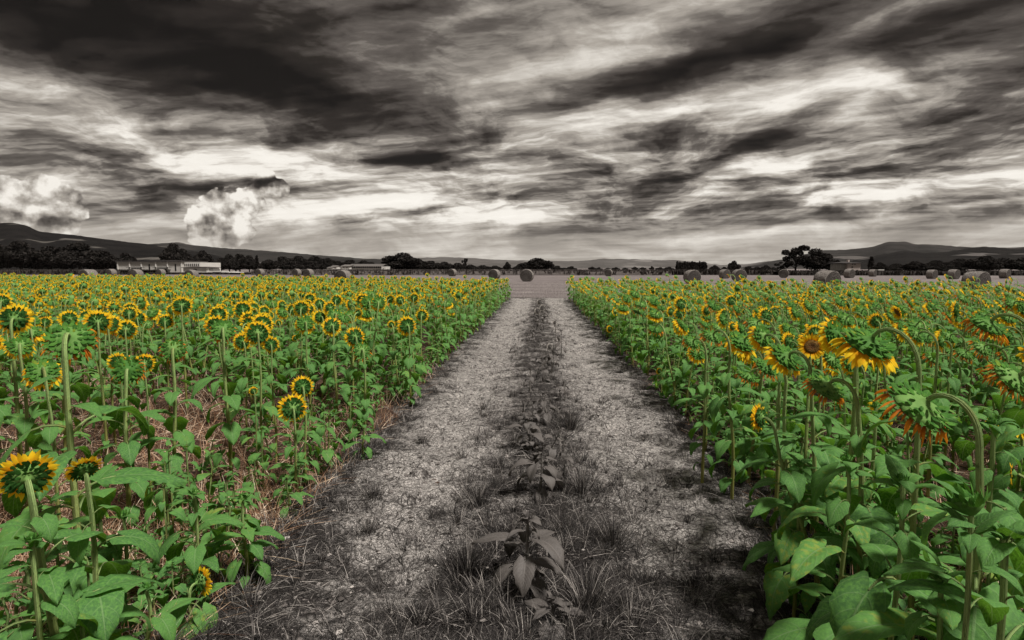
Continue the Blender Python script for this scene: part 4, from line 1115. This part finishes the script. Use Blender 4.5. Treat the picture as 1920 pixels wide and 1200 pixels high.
class Bld:
    def __init__(s, name, px, Y, lab, cat='building', group=None):
        s.o = bpy.data.objects.new(name, None); COL.objects.link(s.o)
        s.px = px; s.Y = Y; s.x = P(px, 503, Y).x; s.o.location = (s.x, Y, 0); tag(s.o, lab, cat, group)
    def X(s, px): return P(px, 503, s.Y).x - s.x
    def Zp(s, py): return max(0, P(s.px, py, s.Y).z)
    def part(s, name, m, fn, parent=None):
        c = Ch(); fn(c); return link(name, mesh(name, c, [m], False), parent or s.o)
b = Bld('long_shed', 221, 180, 'long grey concrete shed with white pillars and flat dark roof', 'shed')
w = b.X(341); zt = b.Zp(491)
b.part('wall', M_wall, lambda c: box(c, 0, w, 0, 14, 0, zt))
b.part('roof', M_roof, lambda c: (box(c, -.4, w + .4, -.5, 14.4, zt + .002, zt + .35), box(c, w * .4, w * .72, 3, 10, zt + .352, zt + .6)))
for px in (221.5, 244, 266, 293, 315, 341): b.part('pillar', M_white, lambda c: box(c, b.X(px) - .18, b.X(px) + .18, -.25, -.003, 0, zt - .01))
for p0, p1 in ((240, 272), (290, 322)):
    b.part('canopy', M_roof, lambda c: box(c, b.X(p0), b.X(p1), -.9, -.26, b.Zp(501.5), b.Zp(500.6)))
for p0, p1 in ((246.5, 264), (295, 313)):
    def dr(c):
        k = 12; x0, x1 = b.X(p0), b.X(p1)
        for i in range(k): box(c, x0 + (x1 - x0) * i / k, x0 + (x1 - x0) * (i + .6) / k, -.12, -.004, 0, b.Zp(502))
    b.part('sliding_door', M_gmid, dr)
for p0 in (279, 328): b.part('window', M_glass, lambda c: box(c, b.X(p0), b.X(p0 + 2.6), -.06, -.004, b.Zp(508), b.Zp(495)))
b = Bld('clerestory_block', 342, 181, 'pale upper block with a row of tall windows at the right end of the shed', 'building')
b.part('wall', M_white, lambda c: box(c, .3, b.X(375.5), .1, 12, 0, b.Zp(492)))
for i in range(8): b.part('window', M_glass, lambda c: box(c, b.X(346 + i * 3.6), b.X(347.7 + i * 3.6), .02, .098, b.Zp(499), b.Zp(494.5)))
b = Bld('gabled_annex', 343, 172, 'low white gabled annex in front of the right end of the shed', 'building')
xa, xb = b.X(343), b.X(387)
b.part('wall', M_white, lambda c: gwall(c, xa + .1, xb, 0, 7, b.Zp(502), b.Zp(500.6), 'y'))
b.part('roof', M_roof, lambda c: gable(c, xa + .1, xb, 0, 7, b.Zp(502.2), b.Zp(500.7), 'y', ov=.4))
b.part('door', M_gmid, lambda c: box(c, b.X(362), b.X(369), -.05, -.004, 0, b.Zp(504)))
b = Bld('lean_to', 388, 173, 'low white lean-to with dark openings right of the gabled annex', 'building')
b.part('wall', M_white, lambda c: box(c, .2, b.X(416), 0, 4, 0, b.Zp(508)))
b.part('roof', M_gmid, lambda c: box(c, 0.25, b.X(398), .5, 4.2, b.Zp(508) + .002, b.Zp(504)))
b.part('opening', M_glass, lambda c: (box(c, b.X(398), b.X(414), -.03, -.004, b.Zp(511.2), b.Zp(510))))
b = Bld('white_tunnel', 418, 171, 'long low white plastic tunnel on the ground right of the lean-to', 'greenhouse')
def tun(c):
    x0, x1 = b.X(420), b.X(457); r = b.Zp(509.5); n = 10; V = []
    for x, k in ((x0, .5), (x0 + 1, .95), ((x0 + x1) / 2, 1), (x1 - .6, .85), (x1, .3)):
        for i in range(n + 1):
            a = PI * i / n; V.append((x, -r * k * math.cos(a) + 1, r * k * math.sin(a)))
    c.add(V, gridf(5, n + 1))
b.part('cover', M_white, tun)
b = Bld('farmhouse', 641, 200, 'white two-window farmhouse joined to the long low barn', 'house')
b.part('wall', M_white, lambda c: gwall(c, 0, b.X(655), 0, 8, b.Zp(499.5), b.Zp(497.5), 'x'))
b.part('roof', M_roofm, lambda c: gable(c, 0, b.X(655), 0, 8, b.Zp(499.3), b.Zp(496.8), 'x', ov=.3))
for px in (644.5, 650.5): b.part('window', M_glass, lambda c: box(c, b.X(px) - .2, b.X(px) + .2, -.05, -.004, b.Zp(502.5), b.Zp(500.7)))
b = Bld('long_barn', 656, 203, 'long low white barn with a grey tiled roof and dark gallery', 'barn')
b.part('wall', M_white, lambda c: box(c, .1, b.X(717), 0, 9, 0, b.Zp(502.6)))
b.part('gallery', M_glass, lambda c: box(c, .1, b.X(716), .5, 8.5, b.Zp(502.6) + .002, b.Zp(499.8)))
b.part('roof', M_roofm, lambda c: gable(c, -.5, b.X(716.5), -.6, 9, b.Zp(500), b.Zp(495.6), 'x', ov=.2))
for i in range(14): b.part('post', M_white, lambda c: box(c, b.X(658 + i * 4.1), b.X(658 + i * 4.1) + .14, .2, .45, b.Zp(502.6) + .003, b.Zp(500.1)))
b.part('end_wing', M_white, lambda c: box(c, b.X(717.3), b.X(725), -1.5, 5, 0, b.Zp(499.6)))
b.part('window', M_glass, lambda c: box(c, b.X(720.5), b.X(721.6), -1.56, -1.503, b.Zp(505), b.Zp(503)))
b = Bld('white_outhouse', 726.5, 212, 'small white outhouse peeping out at the right end of the long barn', 'house')
b.part('wall', M_white, lambda c: gwall(c, 0, b.X(730), 0, 5, b.Zp(499.5), b.Zp(498), 'x'))
b.part('roof', M_roof, lambda c: gable(c, 0, b.X(730), 0, 5, b.Zp(499.3), b.Zp(497.2), 'x', ov=.25))
for (p0, p1, y1, Y, lab) in [(603, 612, 506, 208, 'lowest grey shed at the left end of the white hamlet'), (613, 621, 501.5, 214, 'white round topped hut left in the hamlet'), (621, 630, 499, 220, 'tall white hut in the hamlet behind the big bale'),
                      (631, 640, 500.5, 226, 'grey roofed hut between the tall hut and the farmhouse'), (621, 633, 505.5, 197, 'lowest bright white wall piece of the hamlet')]:
    b = Bld('hamlet_house', p0, Y, lab, 'house')
    b.part('wall', M_white if 'grey' not in lab else M_wall, lambda c: gwall(c, 0, b.X(p1), 0, 5, b.Zp(y1 + 1.6), b.Zp(y1), 'x'))
    b.part('roof', M_roofm, lambda c: gable(c, 0, b.X(p1), 0, 5, b.Zp(y1 + 1.5), b.Zp(y1 - .6), 'x', ov=.2))
    b.part('window', M_glass, lambda c: box(c, b.X(p1) * .4, b.X(p1) * .4 + .5, -.05, -.004, b.Zp(y1 + 4.5), b.Zp(y1 + 2.8)))
b = Bld('pink_house', 1580, 168, 'pinkish two storey house with a dark hip roof among the right trees', 'house')
xe = b.X(1613)
b.part('wall', M_pink, lambda c: box(c, b.X(1589), xe, 0, 8, 0, b.Zp(494)))
b.part('shaded_wing', M_wall, lambda c: box(c, 0, b.X(1588.9), 1, 7, 0, b.Zp(495)))  # left part of the house, its shade painted as a greyer wall colour
def hip(c):
    z0, z1 = b.Zp(494) + .002, b.Zp(490.5); x0, x1 = -.5, xe + .5
    V = [(x0, -.5, z0), (x1, -.5, z0), (x1, 8.5, z0), (x0, 8.5, z0), (x0 + 2.5, 4, z1), (x1 - 2, 4, z1), (x0, -.5, z0 + .12), (x1, -.5, z0 + .12), (x1, 8.5, z0 + .12), (x0, 8.5, z0 + .12)]
    c.add(V, [(0, 3, 2, 1), (6, 7, 5, 4), (7, 8, 5, -1), (8, 9, 4, 5), (9, 6, 4, -1), (0, 1, 7, 6), (1, 2, 8, 7), (2, 3, 9, 8), (3, 0, 6, 9)])
rf = b.part('roof', M_roof, hip)
b.part('chimney', M_pink, lambda c: box(c, b.X(1602), b.X(1605), 3.6, 4.4, b.Zp(491.5), b.Zp(486.8)), rf)
for px, y0, y1 in ((1598, 496.5, 495), (1602.5, 496.5, 495), (1597.8, 502, 499.5), (1608, 507.5, 506)): b.part('window', M_glass, lambda c: box(c, b.X(px) - .22, b.X(px) + .22, -.06, -.004, b.Zp(y0), b.Zp(y1)))
b = Bld('white_shed', 1646, 170, 'tiny low white roofed shed right of the pinkish house', 'shed')
b.part('wall', M_roof, lambda c: box(c, .1, b.X(1657), 0, 3, 0, b.Zp(507)))
b.part('roof', M_white, lambda c: box(c, 0, b.X(1657.5), -.2, 3.2, b.Zp(507) + .002, b.Zp(505.2)))

# ------------------------------------------------------------------ sky and light
SUN_EL, SUN_AZ = R(60), R(125)     # azimuth from +Y, negative = left
W = bpy.data.worlds.new('World'); S.world = W; W.use_nodes = True
nt = NT(W.node_tree); nt.n.clear(); nt.dim = '2D'
out = nt.node('ShaderNodeOutputWorld'); bg = nt.node('ShaderNodeBackground')
g = nt.node('ShaderNodeTexCoord').outputs['Generated']
nrm = nt.node('ShaderNodeVectorMath', operation='NORMALIZE'); nt.put(nrm.inputs[0], g); g = nrm.outputs[0]
X, Y_, Z_ = nt.sep(g)
az = nt.m('ARCTAN2', X, Y_); el = nt.m('ARCSINE', Z_)
zc = nt.m('MAXIMUM', Z_, 0.); den = nt.add(zc, .09)
qx = nt.m('DIVIDE', X, den); qy = nt.m('DIVIDE', Y_, den)
ae = nt.comb(az, el, 0.)
def cs(px, py): return azel(px, py)
# warp for organic edges
wn = nt.node('ShaderNodeTexNoise', noise_dimensions='2D'); nt.put(wn.inputs['Vector'], nt.comb(nt.mul(az, 4.), nt.mul(el, 10.), 0.)); wn.inputs['Scale'].default_value = 1.; wn.inputs['Detail'].default_value = 5
wx, wy, wz = nt.sep(wn.outputs['Color'])
azw = nt.add(az, nt.mul(nt.add(wx, -.5), .22)); elw = nt.add(el, nt.mul(nt.add(wy, -.5), .09))
def blob(px, py, sx, sy, rot, amp, warp=True):
    a0, e0 = cs(px, py); a1, _ = cs(px + sx, py); _, e1 = cs(px, py - sy)
    A = azw if warp else az; E = elw if warp else el
    da = nt.add(A, -a0); de = nt.add(E, -e0)
    c, s = math.cos(R(rot)), math.sin(R(rot))
    u = nt.mul(nt.add(nt.mul(da, c), nt.mul(de, s)), 1 / abs(a1 - a0)); v = nt.mul(nt.add(nt.mul(da, -s), nt.mul(de, c)), 1 / abs(e1 - e0))
    g_ = nt.m('EXPONENT', nt.mul(nt.add(nt.mul(u, u), nt.mul(v, v)), -1.))
    return nt.mul(g_, amp)
BLOBS = [ # px, py, sx, sy, rot(ccw), amp
 (150, 60, 420, 130, 0, -.36), (480, 170, 480, 75, -12, -.30), (800, 90, 380, 90, 5, -.10), (700, 60, 120, 40, 15, .13), (600, 10, 300, 50, 0, -.08),
 (200, 240, 260, 38, -20, .20), (480, 300, 330, 55, -6, .26), (250, 340, 150, 16, 0, -.18), (60, 310, 130, 16, 0, -.34), (430, 360, 170, 14, 0, -.14), (60, 150, 60, 22, -10, .08),
 (620, 320, 120, 30, 0, .16), (780, 298, 85, 18, 0, -.52), (900, 300, 150, 10, 0, -.18),
 (1220, 130, 330, 34, 12, -.40), (1420, 90, 260, 26, 12, -.28), (1180, 60, 200, 36, 14, .16), (1050, 110, 120, 30, 10, .10), (1800, 60, 240, 80, 0, -.30), (1560, 70, 140, 26, 8, .08), (1850, 160, 160, 22, 5, -.24),
 (1500, 175, 140, 36, 8, .30), (1620, 210, 110, 30, 20, -.16), (1440, 265, 130, 24, 14, -.40), (1600, 165, 70, 24, 0, .24), (1800, 110, 90, 20, 5, .18),
 (1150, 205, 200, 26, 8, .16), (1250, 235, 100, 18, 5, -.22), (1100, 310, 150, 16, 8, -.26), (1250, 335, 110, 12, 8, -.36), (1480, 310, 220, 26, 4, .34), (1000, 260, 200, 22, 4, .10),
 (1750, 322, 270, 16, 4, -.42), (1780, 265, 230, 14, 10, -.26), (1880, 350, 130, 14, 0, -.16), (1620, 225, 260, 34, 14, .12), (1700, 390, 260, 10, 2, .22), (1500, 380, 150, 6, 4, -.22), (1300, 380, 300, 18, 0, .20), (850, 400, 260, 20, 0, .20), (770, 405, 80, 7, 0, -.22), (1060, 400, 90, 7, 0, -.18),
 (1050, 435, 120, 8, 2, -.18), (1250, 425, 300, 8, 0, -.10), (1650, 425, 350, 20, 0, -.22), (1150, 470, 700, 14, 0, .02), (1780, 462, 200, 5, 2, .16), (300, 420, 160, 30, 0, .06),
]
T = .51
for b_ in BLOBS:
    b_ = b_[:5] + (b_[5] * .88,)
    T = nt.add(T, blob(*b_)) if not isinstance(T, float) else nt.add(blob(*b_), T)
T = nt.add(T, blob(768, 300, 62, 13, 3, -.42, False), blob(1350, 300, 40, 10, 10, -.25, False), blob(1610, 195, 60, 18, 20, .25, False), blob(1440, 262, 70, 15, 14, -.3, False))
# streaky layers: one on a flat cloud deck seen in perspective, one sheared fine layer
ca, sa = math.cos(R(24)), math.sin(R(24))
q1 = nt.comb(nt.mul(nt.add(nt.mul(qx, ca), nt.mul(qy, -sa)), .9), nt.mul(nt.add(nt.mul(qx, sa), nt.mul(qy, ca)), 2.6))
n1 = nt.noise(q1, .55, 6, .55)
els = nt.add(el, nt.mul(az, -.10))
q4 = nt.comb(nt.mul(nt.add(nt.mul(qx, .97), nt.mul(qy, -.24)), 1.), nt.mul(nt.add(nt.mul(qx, .24), nt.mul(qy, .97)), 4.))
n4 = nt.noise(nt.comb(nt.add(nt.sep(q4)[0], nt.mul(wx, .6)), nt.add(nt.sep(q4)[1], nt.mul(wy, 1.2))), 1.3, 6, .6)
n2 = nt.noise(nt.comb(nt.mul(azw, 2.6), nt.mul(nt.add(els, nt.mul(wy, .03)), 24.)), 1., 6, .6)
n3 = nt.noise(nt.comb(nt.mul(azw, 9.), nt.mul(elw, 30.), 3.), 1., 5, .62)
upf = nt.sstep(el, .10, .34)            # soft above, streaky low
T = nt.add(T, nt.sstep(el, .10, .26, .07, 0.), nt.mul(nt.add(n3, -.5), .22), nt.mul(nt.add(n1, -.5), .62), nt.mul(nt.add(n4, -.5), .42), nt.sstep(el, .30, .42, 0., -.09), nt.mul(nt.mul(nt.add(n2, -.5), nt.m('SUBTRACT', 1.25, upf)), 1.2), nt.mul(nt.mul(nt.add(n3, -.5), nt.m('SUBTRACT', 1.25, upf)), .75))
# horizon glow: calm pale band
hb = nt.sstep(el, .045, .10, 1., 0.)
T = nt.mixf(nt.mul(hb, .72), T, .67)
# cumulus heaps
def cumulus(cl, seed, thr=.5):
    M = None
    for (px, py, r) in cl:
        a0, e0 = cs(px, py); a1, _ = cs(px + r, py); _, e1 = cs(px, py - r)
        da = nt.mul(nt.add(az, -a0), 1 / abs(a1 - a0)); de = nt.mul(nt.add(el, -e0), 1 / abs(e1 - e0))
        v = nt.m('SUBTRACT', 1., nt.m('SQRT', nt.add(nt.mul(da, da), nt.mul(de, de))))
        M = v if M is None else nt.m('SMOOTH_MAX', M, v, .25)
    return M
def heap(T, cl, seed, shade):
    M = cumulus(cl, seed)
    def bil(dx, dy):
        v = nt.comb(nt.add(nt.mul(nt.add(az, dx), 16.), seed), nt.mul(nt.add(el, dy), 18.))
        n = nt.noise(v, 1., 6, .55)
        w_ = nt.vor(nt.comb(nt.mul(nt.add(az, nt.mul(nt.add(wx, -.5), .10)), 34.), nt.mul(nt.add(el, nt.mul(nt.add(wz, -.5), .08)), 38.), seed), 1., 'SMOOTH_F1')
        w2 = nt.vor(nt.comb(nt.mul(nt.add(az, nt.mul(nt.add(wx, -.5), .06)), 80.), nt.mul(nt.add(el, nt.mul(nt.add(wz, -.5), .05)), 88.), seed), 1., 'F1')
        return n, nt.add(nt.mul(w_, .75), nt.mul(w2, .3))
    n, w_ = bil(dx=0., dy=0.); nb, _ = bil(dx=.012, dy=-.014)
    edge = nt.add(M, nt.mul(nt.add(n, -.5), .75), nt.mul(nt.add(w_, -.42), -.75))
    mask = nt.sstep(edge, .0, .11)
    rel = nt.mul(nt.m('SUBTRACT', n, nb), 2.6)
    tone = nt.add(nt.mul(nt.m('SUBTRACT', .42, w_), .5), nt.m('MULTIPLY', rel, .7), .74)
    for s_ in shade: tone = nt.add(tone, blob(*s_))
    return nt.mixf(nt.mul(nt.mul(mask, .97), nt.sstep(el, .030, .07, .5, 1.)), T, nt.m('MINIMUM', tone, .88))
T = heap(T, [(20, 375, 48), (75, 365, 44), (50, 405, 55), (125, 385, 38), (105, 418, 42), (10, 420, 50)], 1.3, [(60, 395, 60, 14, 0, -.35), (110, 415, 60, 12, 0, -.2), (20, 425, 90, 14, 0, -.2)])
T = heap(T, [(412, 388, 36), (385, 425, 40), (440, 405, 44), (465, 385, 30), (420, 430, 46), (500, 348, 32), (520, 352, 24), (482, 372, 24), (455, 430, 26)], 7.7, [(515, 355, 26, 15, 15, -.75), (478, 390, 14, 30, -20, -.2), (400, 438, 70, 7, 0, -.2)])
T = nt.m('MINIMUM', nt.m('MAXIMUM', T, 0.0), nt.add(.74, nt.mul(T, .13)))
cl = nt.ramp(T, [(0., (.0055, .0045, .004)), (.2, (.022, .018, .0155)), (.4, (.095, .083, .073)), (.6, (.31, .28, .245)), (.8, (.62, .585, .53)), (1., (.92, .89, .83))])
sky = nt.node('ShaderNodeTexSky', sky_type='NISHITA', sun_disc=False, sun_elevation=SUN_EL, sun_rotation=SUN_AZ)
bw = nt.node('ShaderNodeRGBToBW'); nt.put(bw.inputs[0], sky.outputs[0])
# thin light of the clear sky behind the cloud, grey as it comes through it; the unseen sky overhead is set dim grey to cut the ambient light
over = nt.sstep(el, .62, 1.25, 0., 1.)
cl = nt.mix(over, cl, (.13, .125, .12))
skyd = nt.mix(.8, sky.outputs[0], bw.outputs[0])
skym = nt.node('ShaderNodeVectorMath', operation='SCALE'); nt.put(skym.inputs[0], skyd); skym.inputs['Scale'].default_value = .02
tot = nt.mix(.015, cl, skym.outputs[0])
tot2 = nt.node('ShaderNodeVectorMath', operation='SCALE'); nt.put(tot2.inputs[0], tot); tot2.inputs['Scale'].default_value = 10.
nt.put(bg.inputs[0], tot2.outputs[0]); bg.inputs[1].default_value = .037
nt.l.new(bg.outputs[0], out.inputs[0])
W.cycles.sampling_method = 'NONE'
S.cycles.max_bounces = 4; S.cycles.diffuse_bounces = 2; S.cycles.glossy_bounces = 1; S.cycles.transmission_bounces = 3; S.cycles.volume_bounces = 0

sd = bpy.data.lights.new('sun', 'SUN'); sd.energy = 1.5; sd.angle = R(10); sd.color = (1., .965, .91)
so = bpy.data.objects.new('sun', sd); COL.objects.link(so)
dv = Vector((math.sin(SUN_AZ) * math.cos(SUN_EL), math.cos(SUN_AZ) * math.cos(SUN_EL), math.sin(SUN_EL)))
so.rotation_euler = dv.to_track_quat('Z', 'Y').to_euler()

# thin air
c = Ch(); box(c, -9500, 9500, -60, 9600, -2, 330)
hz_ = bpy.data.materials.new('thin_air'); hz_.use_nodes = True; nh = NT(hz_.node_tree); nh.n.clear()
oo = nh.node('ShaderNodeOutputMaterial'); pv = nh.node('ShaderNodeVolumePrincipled')
pv.inputs['Density'].default_value = .000012; pv.inputs['Color'].default_value = (.93, .9, .86, 1)
nh.l.new(pv.outputs[0], oo.inputs['Volume'])
HAZE = True
if HAZE: tag(link('haze', mesh('haze', c, [hz_], False)), 'thin grey air over the whole plain', 'haze', None, 'stuff')

vs = S.view_settings; vs.view_transform = 'Standard'; vs.look = 'None'; vs.gamma = 1; vs.exposure = 1.85
